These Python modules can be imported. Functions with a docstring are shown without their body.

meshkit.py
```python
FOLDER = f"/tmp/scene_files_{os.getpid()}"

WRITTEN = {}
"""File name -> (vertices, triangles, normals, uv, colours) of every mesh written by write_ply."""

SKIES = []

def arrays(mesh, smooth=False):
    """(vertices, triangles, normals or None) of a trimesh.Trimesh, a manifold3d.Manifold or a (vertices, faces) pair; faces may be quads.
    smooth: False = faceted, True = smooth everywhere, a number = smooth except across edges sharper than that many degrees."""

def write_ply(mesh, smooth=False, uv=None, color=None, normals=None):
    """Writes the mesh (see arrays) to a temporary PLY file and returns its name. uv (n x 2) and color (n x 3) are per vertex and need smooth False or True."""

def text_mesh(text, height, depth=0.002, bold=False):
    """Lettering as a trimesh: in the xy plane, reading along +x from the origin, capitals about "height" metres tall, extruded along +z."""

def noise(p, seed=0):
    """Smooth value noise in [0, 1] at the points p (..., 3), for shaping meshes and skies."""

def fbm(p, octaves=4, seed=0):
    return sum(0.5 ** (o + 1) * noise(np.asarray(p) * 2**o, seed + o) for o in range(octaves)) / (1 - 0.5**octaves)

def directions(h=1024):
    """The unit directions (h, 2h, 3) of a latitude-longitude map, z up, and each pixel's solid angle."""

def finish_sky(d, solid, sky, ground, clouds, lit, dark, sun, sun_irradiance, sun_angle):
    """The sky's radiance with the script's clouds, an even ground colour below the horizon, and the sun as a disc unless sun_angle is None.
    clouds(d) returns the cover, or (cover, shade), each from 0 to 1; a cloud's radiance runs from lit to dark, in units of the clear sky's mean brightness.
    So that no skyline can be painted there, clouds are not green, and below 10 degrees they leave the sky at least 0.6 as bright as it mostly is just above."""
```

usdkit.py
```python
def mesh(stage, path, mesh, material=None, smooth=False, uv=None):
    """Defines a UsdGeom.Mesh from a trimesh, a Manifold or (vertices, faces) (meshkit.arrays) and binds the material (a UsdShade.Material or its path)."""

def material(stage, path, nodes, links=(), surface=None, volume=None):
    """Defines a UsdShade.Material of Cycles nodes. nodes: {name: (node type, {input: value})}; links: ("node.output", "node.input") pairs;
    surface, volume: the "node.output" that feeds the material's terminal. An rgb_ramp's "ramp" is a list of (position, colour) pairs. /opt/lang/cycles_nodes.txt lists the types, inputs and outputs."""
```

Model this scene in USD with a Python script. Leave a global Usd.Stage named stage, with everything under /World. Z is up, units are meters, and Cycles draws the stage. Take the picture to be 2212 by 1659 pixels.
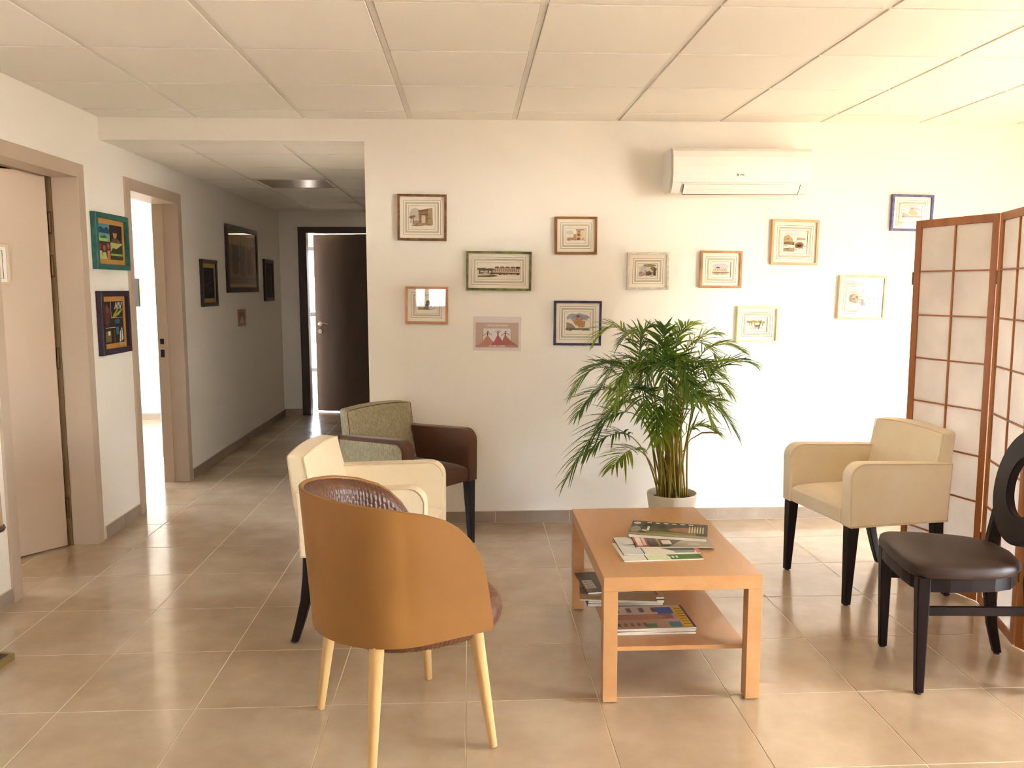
import math, random
import numpy as np
import trimesh, manifold3d as mf
from shapely.geometry import Polygon, Point, box as sbox, LineString
from shapely.ops import unary_union
from shapely import affinity
import usdkit, meshkit
from pxr import Usd, UsdGeom, UsdLux, UsdShade, Gf, Sdf, Vt

stage = Usd.Stage.CreateInMemory()
UsdGeom.SetStageUpAxis(stage, 'Z')
UsdGeom.SetStageMetersPerUnit(stage, 1.0)
UsdGeom.Xform.Define(stage, '/World')
UsdGeom.Scope.Define(stage, '/World/Looks')

# ------------------------------------------------------------------ camera, sky, sun, exposure
EXPOSURE = 3.8
SKY_STRENGTH = 0.62
SUN_INTENSITY = 3.6
F, PIT, YAW, ROLL, CAMH = 1820.9, .1138, .0495, -.002, 1.4293
fw_ = np.array([math.sin(YAW)*math.cos(PIT), math.cos(YAW)*math.cos(PIT), -math.sin(PIT)])
r_ = np.array([math.cos(YAW), -math.sin(YAW), 0.0]); u_ = np.cross(r_, fw_)
r_, u_ = r_*math.cos(ROLL)+u_*math.sin(ROLL), u_*math.cos(ROLL)-r_*math.sin(ROLL)
cam = UsdGeom.Camera.Define(stage, '/World/camera')
cam.CreateHorizontalApertureAttr(36.0)
cam.CreateFocalLengthAttr(36.0*F/2212)
cam.CreateExposureAttr(EXPOSURE)
M = Gf.Matrix4d(*[float(x) for x in (*r_, 0, *u_, 0, *(-fw_), 0, 0, 0, CAMH, 1)])
UsdGeom.Xformable(cam).AddTransformOp().Set(M)

sky = usdkit.material(stage, '/World/Looks/sky', {
    's': ('sky_texture', {'sky_type': 'multiple_scattering', 'sun_disc': False, 'sun_elevation': math.radians(48), 'sun_rotation': math.radians(80)}),
    'm': ('mix_color', {'blend_type': 'mix', 'fac': 0.8, 'b': (2.6, 2.32, 1.9)}),
    'b': ('background_shader', {'strength': SKY_STRENGTH})}, [('s.color', 'm.a'), ('m.result', 'b.color')], surface='b.background')
dome = UsdLux.DomeLight.Define(stage, '/World/sky_dome'); dome.CreateIntensityAttr(1.0)
UsdShade.MaterialBindingAPI.Apply(dome.GetPrim()).Bind(sky)
sun = UsdLux.DistantLight.Define(stage, '/World/sun')
sun.CreateIntensityAttr(SUN_INTENSITY); sun.CreateAngleAttr(0.6); sun.CreateNormalizeAttr(True); sun.CreateColorAttr(Gf.Vec3f(1.0, .93, .84))
sd = -np.array([math.cos(math.radians(48))*math.cos(math.radians(10)), math.cos(math.radians(48))*math.sin(math.radians(10)), math.sin(math.radians(48))])  # travel direction
zx = -sd; xx = np.cross([0, 0, 1.0], zx); xx /= np.linalg.norm(xx); yx = np.cross(zx, xx)
UsdGeom.Xformable(sun).AddTransformOp().Set(Gf.Matrix4d(*[float(v) for v in (*xx, 0, *yx, 0, *zx, 0, 0, 0, 5, 1)]))

# ------------------------------------------------------------------ helpers
def lin(c):
    c = np.asarray(c, float)/255.0
    return tuple(float(x) for x in np.where(c <= .04045, c/12.92, ((c+.055)/1.055)**2.4))

MATS = {}
def mat(name, col, rough=.5, col2=None, scale=4.0, stretch=(1, 1, 1), detail=3.0, bump=0.0, bscale=60.0, bstretch=None, spec=.5, coat=0.0, sheen=0.0, metallic=0.0, rvar=0.0, ramp=(.3, .7), trans=0.0):
    if name in MATS:
        return MATS[name]
    n = {'p': ('principled_bsdf', {'roughness': rough, 'specular_ior_level': spec, 'base_color': lin(col), 'metallic': metallic})}
    L = []
    surf = 'p.BSDF'
    if coat: n['p'][1].update(coat_weight=coat, coat_roughness=.1)
    if sheen: n['p'][1].update(sheen_weight=sheen, sheen_roughness=.4)
    if col2 is not None or bump or rvar:
        n['g'] = ('geometry', {})
    if col2 is not None:
        n['m'] = ('mapping', {'scale': stretch}); n['n'] = ('noise_texture', {'scale': scale, 'detail': detail, 'roughness': .6})
        n['r'] = ('rgb_ramp', {'ramp': [(ramp[0], lin(col)), (ramp[1], lin(col2))]})
        L += [('g.position', 'm.vector'), ('m.vector', 'n.vector'), ('n.fac', 'r.fac'), ('r.color', 'p.base_color')]
        if rvar:
            n['rr'] = ('map_range', {'from_min': .3, 'from_max': .7, 'to_min': rough-rvar, 'to_max': rough+rvar})
            L += [('n.fac', 'rr.value'), ('rr.result', 'p.roughness')]
    if bump:
        n['bm'] = ('mapping', {'scale': bstretch or (1, 1, 1)}); n['bn'] = ('noise_texture', {'scale': bscale, 'detail': 2.0}); n['b'] = ('bump', {'strength': bump, 'distance': .002})
        L += [('g.position', 'bm.vector'), ('bm.vector', 'bn.vector'), ('bn.fac', 'b.height'), ('b.normal', 'p.normal')]
    if trans:
        n['t'] = ('translucent_bsdf', {'color': lin(col)}); n['mx'] = ('mix_closure', {'fac': trans})
        if col2 is not None: L += [('r.color', 't.color')]
        L += [('p.BSDF', 'mx.closure1'), ('t.BSDF', 'mx.closure2')]; surf = 'mx.closure'
    MATS[name] = usdkit.material(stage, '/World/Looks/'+name, n, L, surface=surf)
    return MATS[name]

def printed(name, rough=.6, coat=0.0):
    if name not in MATS:
        MATS[name] = usdkit.material(stage, '/World/Looks/'+name, {'a': ('attribute', {'attribute': 'tint'}), 'p': ('principled_bsdf', {'roughness': rough, 'coat_weight': coat})}, [('a.color', 'p.base_color')], surface='p.BSDF')
    return MATS[name]

glass = usdkit.material(stage, '/World/Looks/glass', {'l': ('layer_weight', {'blend': .5}), 'w': ('math', {'math_type': 'power', 'value2': 5.0}), 'f': ('math', {'math_type': 'multiply_add', 'value2': .9, 'value3': .022}), 't': ('transparent_bsdf', {'color': (1, 1, 1)}), 'g': ('glossy_bsdf', {'color': (1, 1, 1), 'roughness': .02}), 'm': ('mix_closure', {})},
                        [('l.facing', 'w.value1'), ('w.value', 'f.value1'), ('f.value', 'm.fac'), ('t.BSDF', 'm.closure1'), ('g.BSDF', 'm.closure2')], surface='m.closure')

USED = {}
def number(parent, name):
    k = (parent, name); i = USED.get(k, 0); USED[k] = i+1
    return f'{parent}/{name}' + (f'_{i:03d}' if i else '')

def tag(p, label=None, cat=None, group=None, kind=None):
    p = p.GetPrim() if hasattr(p, 'GetPrim') else p
    for k, v in (('label', label), ('category', cat), ('group', group), ('kind', kind)):
        if v: p.SetCustomDataByKey(k, v)
    return p

def thing(name, label=None, cat=None, loc=(0, 0, 0), rot=(0, 0, 0), group=None, kind=None):
    x = UsdGeom.Xform.Define(stage, number('/World', name))
    x.AddTranslateOp().Set(Gf.Vec3d(*map(float, loc)))
    x.AddRotateXYZOp().Set(Gf.Vec3f(*map(float, rot)))
    return tag(x, label, cat, group, kind)

def part(name, mesh, m, parent='/World', label=None, smooth=False, tint=None, kind=None):
    par = parent if isinstance(parent, str) else str(parent.GetPath())
    mm = usdkit.mesh(stage, number(par, name), mesh, m, smooth=smooth)
    if tint is not None:
        UsdGeom.PrimvarsAPI(mm).CreatePrimvar('tint', Sdf.ValueTypeNames.Color3fArray, 'vertex').Set(Vt.Vec3fArray.FromNumpy(np.asarray(tint, np.float32)))
    if label or kind: tag(mm, label, None, None, kind)
    return mm.GetPrim()

def copy_of(root, label, loc, rot, group=None):
    x = UsdGeom.Xform.Define(stage, number('/World', root.GetName().split('_0')[0]))
    x.GetPrim().GetReferences().AddInternalReference(root.GetPath())
    x.GetPrim().GetAttribute('xformOp:translate').Set(Gf.Vec3d(*map(float, loc)))
    x.GetPrim().GetAttribute('xformOp:rotateXYZ').Set(Gf.Vec3f(*map(float, rot)))
    x.GetPrim().SetInstanceable(True)
    d = root.GetCustomData()
    return tag(x, label, d['category'], group or d.get('group'))

def cat(ms):
    return trimesh.util.concatenate([tm(m) for m in ms])

def tm(m):
    if hasattr(m, 'to_mesh'):
        k = m.to_mesh(); return trimesh.Trimesh(k.vert_properties[:, :3], k.tri_verts, process=False)
    if isinstance(m, tuple):
        v, f = np.asarray(m[0], float), np.asarray(m[1], int)
        if f.shape[1] == 4: f = np.vstack([f[:, [0, 1, 2]], f[:, [0, 2, 3]]])
        return trimesh.Trimesh(v, f, process=False)
    return m

def bx(x0, x1, y0, y1, z0, z1):
    m = trimesh.creation.box((x1-x0, y1-y0, z1-z0)); m.apply_translation(((x0+x1)/2, (y0+y1)/2, (z0+z1)/2)); return m

def cb(x0, x1, y0, y1, z0, z1, c=.003):
    """box with chamfered edges"""
    p = []
    for sx in (0, 1):
        for sy in (0, 1):
            for sz in (0, 1):
                q = np.array([(x0, x1)[sx], (y0, y1)[sy], (z0, z1)[sz]], float)
                d = np.array([1-2*sx, 1-2*sy, 1-2*sz])*c
                for k in range(3):
                    e = d.copy(); e[k] = 0; p.append(q+e)
    return tm(mf.Manifold.hull_points(np.array(p)))

SPH = trimesh.creation.icosphere(2, 1.0).vertices
def hull(pts, r):
    r = np.broadcast_to(r, (len(pts),))
    return tm(mf.Manifold.hull_points(np.vstack([np.asarray(p)+SPH*k for p, k in zip(pts, r)])))

def hp(pts):
    return tm(mf.Manifold.hull_points(np.asarray(pts, float)))

def ext(poly, h):
    if hasattr(poly, 'geoms'): return cat([trimesh.creation.extrude_polygon(g, h) for g in poly.geoms])
    return trimesh.creation.extrude_polygon(poly, h)

def ext_y(poly, y0, y1):
    m = ext(poly, y1-y0); v = m.vertices.copy(); m.vertices = np.stack([v[:, 0], y1-v[:, 2], v[:, 1]], 1); return m

def ext_x(poly, x0, x1):
    m = ext(poly, x1-x0); v = m.vertices.copy(); m.vertices = np.stack([x0+v[:, 2], v[:, 0], v[:, 1]], 1); return m

def ext_z(poly, z0, z1):
    m = ext(poly, z1-z0); m.apply_translation((0, 0, z0)); return m

def tube(points, radii, n=8, cap=True):
    p = np.asarray(points, float); k = len(p); t = np.gradient(p, axis=0); t /= np.linalg.norm(t, axis=1, keepdims=True)+1e-12
    ref = np.array([0, 0, 1.0]) if abs(t[:, 2]).mean() < .8 else np.array([1.0, 0, 0])
    a = np.cross(t, ref); a /= np.linalg.norm(a, axis=1, keepdims=True); b = np.cross(t, a)
    ang = np.arange(n)*2*np.pi/n; r = np.broadcast_to(radii, (k,))
    v = p[:, None]+r[:, None, None]*(np.cos(ang)[None, :, None]*a[:, None]+np.sin(ang)[None, :, None]*b[:, None])
    f = []
    for i in range(k-1):
        for j in range(n):
            j2 = (j+1) % n; f += [(i*n+j, (i+1)*n+j, (i+1)*n+j2), (i*n+j, (i+1)*n+j2, i*n+j2)]
    v = v.reshape(-1, 3)
    if cap:
        v = np.vstack([v, p[0], p[-1]]); c0, c1 = k*n, k*n+1
        for j in range(n):
            j2 = (j+1) % n; f += [(c0, j, j2), (c1, (k-1)*n+j2, (k-1)*n+j)]
    m = trimesh.Trimesh(v, f, process=False); m.fix_normals(); return m

def loft(secs, c=.004):
    """secs: (x, y, z, half x, half y): tapered leg with chamfered corners"""
    o = [(-1, -1, 1, 0), (-1, -1, 0, 1)]
    rows = []
    for x, y, z, a, b in secs:
        rows.append([(x-a+c, y-b, z), (x+a-c, y-b, z), (x+a, y-b+c, z), (x+a, y+b-c, z), (x+a-c, y+b, z), (x-a+c, y+b, z), (x-a, y+b-c, z), (x-a, y-b+c, z)])
    v = np.array(rows, float); k, n = v.shape[:2]; v = v.reshape(-1, 3); f = []
    for i in range(k-1):
        for j in range(n):
            j2 = (j+1) % n; f += [(i*n+j, i*n+j2, (i+1)*n+j2), (i*n+j, (i+1)*n+j2, (i+1)*n+j)]
    for j in range(1, n-1): f += [(0, j+1, j), ((k-1)*n, (k-1)*n+j, (k-1)*n+j+1)]
    m = trimesh.Trimesh(v, f, process=False); m.fix_normals(); return m

def grid(P, flip=False):
    """P: (nu, nv, 3) -> open quad surface"""
    nu, nv = P.shape[:2]; i, j = np.meshgrid(np.arange(nu-1), np.arange(nv-1), indexing='ij')
    q = np.stack([i*nv+j, (i+1)*nv+j, (i+1)*nv+j+1, i*nv+j+1], -1).reshape(-1, 4)
    if flip: q = q[:, ::-1]
    return tm((P.reshape(-1, 3), q))

def lathe(prof, n=40, center=(0, 0)):
    """closed or open profile [(r, z)] turned about z"""
    prof = np.asarray(prof, float); a = np.linspace(0, 2*np.pi, n+1)
    P = np.stack([prof[:, None, 0]*np.cos(a)[None]+center[0], prof[:, None, 0]*np.sin(a)[None]+center[1], np.repeat(prof[:, 1:2], n+1, 1)], -1)
    m = grid(P, flip=False); m.merge_vertices(); m.fix_normals(); return m

def flat(polys, z0=0.0, dz=.00015):
    """flat print: [(shapely polygon in local x, z metres, sRGB)] -> mesh facing -y with a colour per vertex"""
    V, Fc, T, off = [], [], [], 0
    for k, (g, c) in enumerate(polys):
        gs = g.geoms if hasattr(g, 'geoms') else [g]
        for q in gs:
            if q.is_empty or q.geom_type != 'Polygon' or q.area < 1e-9: continue
            v, f = trimesh.creation.triangulate_polygon(q)
            n = len(v); P = np.stack([v[:, 0], np.full(n, z0-k*dz), v[:, 1]], 1)
            # face towards -y: order (x, z) counter-clockwise seen from -y
            a = P[f[:, 1]]-P[f[:, 0]]; b = P[f[:, 2]]-P[f[:, 0]]; ny = np.cross(a, b)[:, 1]
            f = np.where(ny[:, None] > 0, f[:, ::-1], f)
            V.append(P); Fc.append(f+off); T.append(np.tile(lin(c), (n, 1))); off += n
    return trimesh.Trimesh(np.vstack(V), np.vstack(Fc), process=False), np.vstack(T)

def blob(cx, cy, rx, ry, seed=0, n=22, rough=.25):
    rg = np.random.default_rng(seed); a = np.linspace(0, 2*np.pi, n, endpoint=False)
    k = 1+rough*(rg.random(n)-.5)
    return Polygon(np.stack([cx+rx*k*np.cos(a), cy+ry*k*np.sin(a)], 1)).buffer(0)

def text_local(text, height, x, z, y, bold=False, depth=.0004):
    """lettering on a wall plane facing -y, centred on x"""
    m = meshkit.text_mesh(text, height, depth, bold=bold); v = m.vertices.copy(); w = v[:, 0].min()+np.ptp(v[:, 0])/2
    m.vertices = np.stack([v[:, 0]-w+x, y-v[:, 2], v[:, 1]+z], 1); return m

# ------------------------------------------------------------------ materials of the setting
paint = mat('wall_paint', (247, 240, 229), .75, bump=.12, bscale=90)
ceil_m = [mat(f'ceiling_board_{i}', c, .85, bump=.15, bscale=160) for i, c in enumerate(((247, 240, 228), (245, 238, 226), (249, 242, 231)))]
bar_m = mat('ceiling_bar', (240, 232, 218), .5)
void_m = mat('ceiling_void', (60, 55, 50), .9)
grout_m = mat('grout', (226, 212, 188), .8)
tile_m = [mat(f'floor_tile_{i}', a, .22, b, scale=2.2, detail=7, rvar=.05, ramp=(.3, .72), spec=.6, coat=.45) for i, (a, b) in enumerate((((174, 149, 119), (197, 174, 144)), ((178, 153, 123), (199, 177, 147)), ((171, 146, 116), (194, 171, 141)), ((176, 151, 121), (196, 174, 145))))]
plinth_m = [mat(f'plinth_{i}', a, .35, b, scale=6, detail=5) for i, (a, b) in enumerate((((150, 132, 114), (168, 150, 132)), ((156, 138, 120), (172, 155, 138))))]
casing_m = mat('door_casing', (196, 175, 153), .45)
leaf_m = mat('door_leaf', (214, 192, 170), .5)
darkleaf_m = mat('dark_door_leaf', (74, 60, 50), .38, (84, 68, 56), scale=9, stretch=(1, 1, .2))
darkcase_m = mat('dark_casing', (70, 50, 40), .45)
seal_m = mat('door_edge', (120, 96, 62), .5)
steel_m = mat('steel', (190, 182, 170), .3, metallic=1.0)
hinge_m = mat('hinge', (96, 72, 46), .4, metallic=.7)
alu_m = mat('aluminium', (120, 118, 116), .4, metallic=.3)
concrete_m = mat('paving', (128, 118, 104), .9, (116, 107, 94), scale=2)
white_pl = mat('white_plastic', (244, 240, 232), .32, spec=.5)
white_pl2 = mat('white_plastic_matt', (236, 230, 221), .5)

# ------------------------------------------------------------------ the shell of the place
XL, XR, YB, YF, H = -2.10, 4.20, 5.03, -5.00, 2.40     # left wall, right wall, back wall, wall behind the camera
XC, YE, HC = -0.603, 9.55, 2.275                       # corridor's right side, its end, its ceiling
TS, FX, FY = .4624, -1.4112, 4.1776                    # floor tile pitch and joint phase
def struct(name, mesh, m, parent='/World', smooth=False):
    p = part(name, mesh, m, parent, smooth=smooth)
    if parent == '/World': tag(p, kind='structure')
    return p

def wall_with(x0, x1, z0, z1, holes):
    p = sbox(x0, z0, x1, z1)
    for h in holes: p = p.difference(sbox(*h))
    return p

# back wall with the opening of the corridor (its soffit at 2.27)
struct('wall_back', ext_y(wall_with(XL, XR, -.02, H+.15, [(XL-.1, -.1, XC, 2.27)]), YB, YB+.15), paint)
# left wall, main room and corridor in one, with two door openings
D1 = (3.90, 4.735); D2 = (5.40, 6.275)
struct('wall_left', ext_x(Polygon(sbox(YF-.15, -.02, YE+.15, H+.15).difference(unary_union([sbox(D1[0], -.1, D1[1], 2.04), sbox(D2[0], -.1, D2[1], 2.04)])).exterior), XL-.17, XL), paint)
WR = [(3.42, .0, 3.90, 1.45), (.75, .03, 2.60, 2.25)]
struct('wall_right', ext_x(wall_with(YF-.15, YB+.15, -.02, H+.15, WR), XR, XR+.2), paint)
WB = [(-1.0, 1.05, -.32, 2.05)]
struct('wall_front', ext_y(wall_with(XL-.2, XR+.2, -.02, H+.15, WB), YF-.15, YF), paint)
struct('wall_corridor', bx(XC, XC+.15, YB+.15, YE, -.02, H+.15), paint)
D3 = (-1.825, -.965)
struct('wall_corridor_end', ext_y(wall_with(XL-.2, XC+.15, -.02, H+.15, [(D3[0], -.1, D3[1], 2.05)]), YE, YE+.12), paint)
# rooms seen through the doors
for nm, (a, b, c, d) in {'wall_side_room': (-5.2, XL-.17, 2.2, 5.06), 'wall_far_room': (-5.2, XL-.17, 5.16, 9.3)}.items():
    w = [bx(a, b, d, d+.1, -.02, H+.1), bx(a, b, c-.1, c, -.02, H+.1), ext_x(wall_with(c, d, -.02, H+.1, [(c+.7, .8, d-.7, 2.1)]), a-.15, a)]
    struct(nm, cat(w), paint)
    struct('ceiling_side_room' if nm == 'wall_side_room' else 'ceiling_far_room', bx(a-.1, b, c-.1, d+.1, H, H+.06), ceil_m[0])
# room behind the corridor's end door
struct('wall_end_room', cat([ext_y(wall_with(-3.4, .4, -.02, 2.7, [(-2.75, .25, -1.0, 2.0)]), 12.0, 12.15), bx(-3.5, -3.4, YE+.12, 12.15, -.02, 2.7), bx(.4, .5, YE+.12, 12.15, -.02, 2.7)]), paint)
struct('ceiling_end_room', bx(-3.5, .5, YE+.12, 12.15, 2.6, 2.66), ceil_m[0])
struct('roof_slab', cat([bx(XL-.2, XR+.2, YF-.15, YB+.15, H+.15, H+.25), bx(XL-.2, XC+.15, YB+.15, YE+.12, H+.15, H+.25)]), void_m)
struct('ground', cat([bx(XR+.2, 16, -9, 14, -.12, -.04), bx(-14, XR+.2, -12, YF-.15, -.12, -.04), bx(-14, -5.35, YF-.15, 14, -.12, -.04), bx(-5.35, XR+.2, 12.15, 20, -.12, -.04)]), concrete_m)

struct('porch_roof', bx(XR+.2, XR+2.4, -5.0, 3.2, 2.30, 2.42), paint)

# ------------------------------------------------------------------ floors of single tiles
rng = random.Random(7)
def tiled_floor(name, x0, x1, y0, y1, label=None):
    f = thing(name, kind='structure')
    part('grout_bed', bx(x0, x1, y0, y1, -.05, -.0012), grout_m, f)
    i0 = math.floor((x0-FX)/TS); i1 = math.ceil((x1-FX)/TS); j0 = math.floor((y0-FY)/TS); j1 = math.ceil((y1-FY)/TS)
    g, c = .0022, .0008
    for i in range(i0, i1):
        for j in range(j0, j1):
            a, b = max(FX+i*TS+g, x0), min(FX+(i+1)*TS-g, x1); d, e = max(FY+j*TS+g, y0), min(FY+(j+1)*TS-g, y1)
            if b-a < .01 or e-d < .01: continue
            z = rng.uniform(-.0003, .0003)
            lo = [(a, d, -.0022), (b, d, -.0022), (b, e, -.0022), (a, e, -.0022)]
            v = lo+[(p[0], p[1], z-c) for p in lo]+[(a+c, d+c, z), (b-c, d+c, z), (b-c, e-c, z), (a+c, e-c, z)]
            q = [(k+4*l, (k+1) % 4+4*l, (k+1) % 4+4*l+4, k+4*l+4) for l in (0, 1) for k in range(4)]+[(8, 9, 10, 11)]
            part('floor_tile', (np.array(v), np.array(q)), tile_m[rng.randrange(4)], f)
    return f
tiled_floor('floor', XL, XR, -2.0, YB)
tiled_floor('floor', XL, XR, YF, -2.0)
tiled_floor('floor', XL, XC, YB, YE)
tiled_floor('floor', -5.2, XL, 2.2, 5.06)
tiled_floor('floor', -5.2, XL, 5.16, 9.3)
tiled_floor('floor', -3.4, .4, YE, 12.0)

# ------------------------------------------------------------------ suspended ceilings
def tiled_ceiling(name, x0, x1, y0, y1, cx, cy, sx, sy, z, skip=()):
    f = thing(name, kind='structure')
    xs = [cx+sx*k for k in range(-20, 30) if x0+.02 < cx+sx*k < x1-.02]; ys = [cy+sy*k for k in range(-20, 30) if y0+.02 < cy+sy*k < y1-.02]
    part('ceiling_void', bx(x0, x1, y0, y1, z+.02, z+.03), void_m, f)
    for x in xs: part('grid_bar', cat([bx(x-.012, x+.012, y0, y1, z, z+.003), bx(x-.001, x+.001, y0, y1, z+.003, z+.02)]), bar_m, f)
    for y in ys: part('grid_bar', cat([bx(x0, x1, y-.0075, y+.0075, z+.0004, z+.003), bx(x0, x1, y-.001, y+.001, z+.003, z+.02)]), bar_m, f)
    X = [x0]+xs+[x1]; Y = [y0]+ys+[y1]
    for i in range(len(X)-1):
        for j in range(len(Y)-1):
            if (i, j) in skip: continue
            a, b = X[i]+(.014 if i else .001), X[i+1]-(.014 if i < len(xs) else .001); d, e = Y[j]+(.0095 if j else .001), Y[j+1]-(.0095 if j < len(ys) else .001)
            zz = z-.005; c = .002
            v = [(a, d, z+.012), (b, d, z+.012), (b, e, z+.012), (a, e, z+.012), (a, d, zz+c), (b, d, zz+c), (b, e, zz+c), (a, e, zz+c), (a+c, d+c, zz), (b-c, d+c, zz), (b-c, e-c, zz), (a+c, e-c, zz)]
            q = [(k+4*l, k+4*l+4, (k+1) % 4+4*l+4, (k+1) % 4+4*l) for l in (0, 1) for k in range(4)]+[(8, 11, 10, 9)]
            part('ceiling_panel', (np.array(v), np.array(q)), ceil_m[rng.randrange(3)], f)
    return f, X, Y
tiled_ceiling('ceiling', XL, XR, YF, YB, -1.535, 3.008, .6, .6, H)
fc, CX, CY = tiled_ceiling('ceiling', XL, XC, YB+.15, YE, -1.69, 5.52, .6, .62, HC, skip=((1, 3),))
lp = thing('ceiling_light', 'square flush ceiling light with a dark glossy diffuser, switched off in the corridor ceiling', 'ceiling light', (-1.39, 5.52+.62*2.5, HC-.004))
part('light_frame', ext_z(sbox(-.285, -.298, .285, .298).difference(sbox(-.265, -.278, .265, .278)), -.004, .012), bar_m, lp)
part('diffuser', bx(-.265, .265, -.278, .278, 0, .006), mat('dim_diffuser', (150, 136, 112), .32), lp)

# ------------------------------------------------------------------ plinth tiles along the walls
def plinth(name, runs):
    f = thing(name, kind='structure')
    for (ax, ay), (bx_, by), first in runs:
        L = math.hypot(bx_-ax, by-ay); d = ((bx_-ax)/L, (by-ay)/L); nrm = (d[1], -d[0])     # proud to the right of the run
        cuts = [0]+[c for c in np.arange(first, L, .455) if .01 < c < L-.01]+[L]
        part('sealant', hp([(ax+d[0]*s+nrm[0]*o, ay+d[1]*s+nrm[1]*o, z) for s in (0, L) for o in (.0, .009) for z in (0, .0755)]), grout_m, f)
        for s0, s1 in zip(cuts[:-1], cuts[1:]):
            s0 += .0015; s1 -= .0015
            pts = []
            for s in (s0, s1):
                for o, z in ((0, .002), (.011, .002), (.011, .0725), (.0095, .074), (0, .074)):
                    pts.append((ax+d[0]*s+nrm[0]*o, ay+d[1]*s+nrm[1]*o, z))
            part('plinth_tile', hp(pts), plinth_m[rng.randrange(2)], f)
plinth('baseboard_back', [((XC, YB), (XR, YB), .145+.603-.455)])
plinth('baseboard_left', [((XL, YF), (XL, D1[0]-.085), .2), ((XL, D1[1]+.085), (XL, D2[0]-.085), .25), ((XL, D2[1]+.08), (XL, YE), .3)])
plinth('baseboard_right', [((XR, YB), (XR, 3.92), .1), ((XR, 3.40), (XR, 2.62), .3), ((XR, .73), (XR, YF), .3)])
plinth('baseboard_corridor', [((XL, YE), (D3[0]-.07, YE), .5), ((XC, YE), (XC, YB+.15), .3)])
plinth('baseboard_far_room', [((-5.2, 9.3), (XL-.17, 9.3), .2)])

# ------------------------------------------------------------------ doors
# door 1: pale leaf swung into the side room
d1 = thing('door_1', kind='structure')
def casing(d, y0, y1, x0, x1, w, top, m, proud=.012):
    part('door_frame', cat([cb(x0, x1+proud, y0-w, y0, 0, top+w, .002), cb(x0, x1+proud, y1, y1+w, 0, top+w, .002), cb(x0, x1+proud, y0, y1, top, top+w, .002)]), m, d)
casing(d1, D1[0]+.0, D1[1]-.025, XL-.13, XL, .075, 2.02, casing_m)
part('rebate', cat([bx(XL-.165, XL-.13, D1[1]-.03, D1[1]+.0, 0, 2.03), bx(XL-.165, XL-.13, D1[0], D1[1], 2.02, 2.035)]), seal_m, d1)
hx, hy = XL-.135, D1[1]-.03
ang = math.atan2(-.312, -.238)
lf = cb(0, .83, -.02, .02, .008, 2.04, .002)
R = trimesh.transformations.rotation_matrix(ang, (0, 0, 1)); lf.apply_transform(R); lf.apply_translation((hx-.03, hy-.005, 0))
part('door_leaf', lf, leaf_m, d1)
for z in (.22, 1.05, 1.55, 1.78): part('hinge', cat([bx(XL-.162, XL-.136, D1[1]-.034, D1[1]-.0305, z-.06, z+.06), trimesh.creation.cylinder(.007, .1, transform=trimesh.transformations.translation_matrix((hx-.012, hy-.004, z)), sections=12)]), hinge_m, d1)
# door 2: open doorway with a deep casing
d2 = thing('door_2', kind='structure')
casing(d2, D2[0]+.015, D2[1]-.015, XL-.17, XL, .075, 2.03, casing_m)
part('jamb_strip', bx(XL-.172, XL-.10, D2[1]-.019, D2[1]-.0148, 0, 2.03), mat('jamb_strip', (206, 184, 156), .4), d2)
for z0, z1 in ((.93, .985), (1.025, 1.065)): part('strike_plate', bx(XL-.155, XL-.128, D2[1]-.0205, D2[1]-.018, z0, z1), mat('strike_dark', (50, 36, 24), .5), d2)
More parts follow.
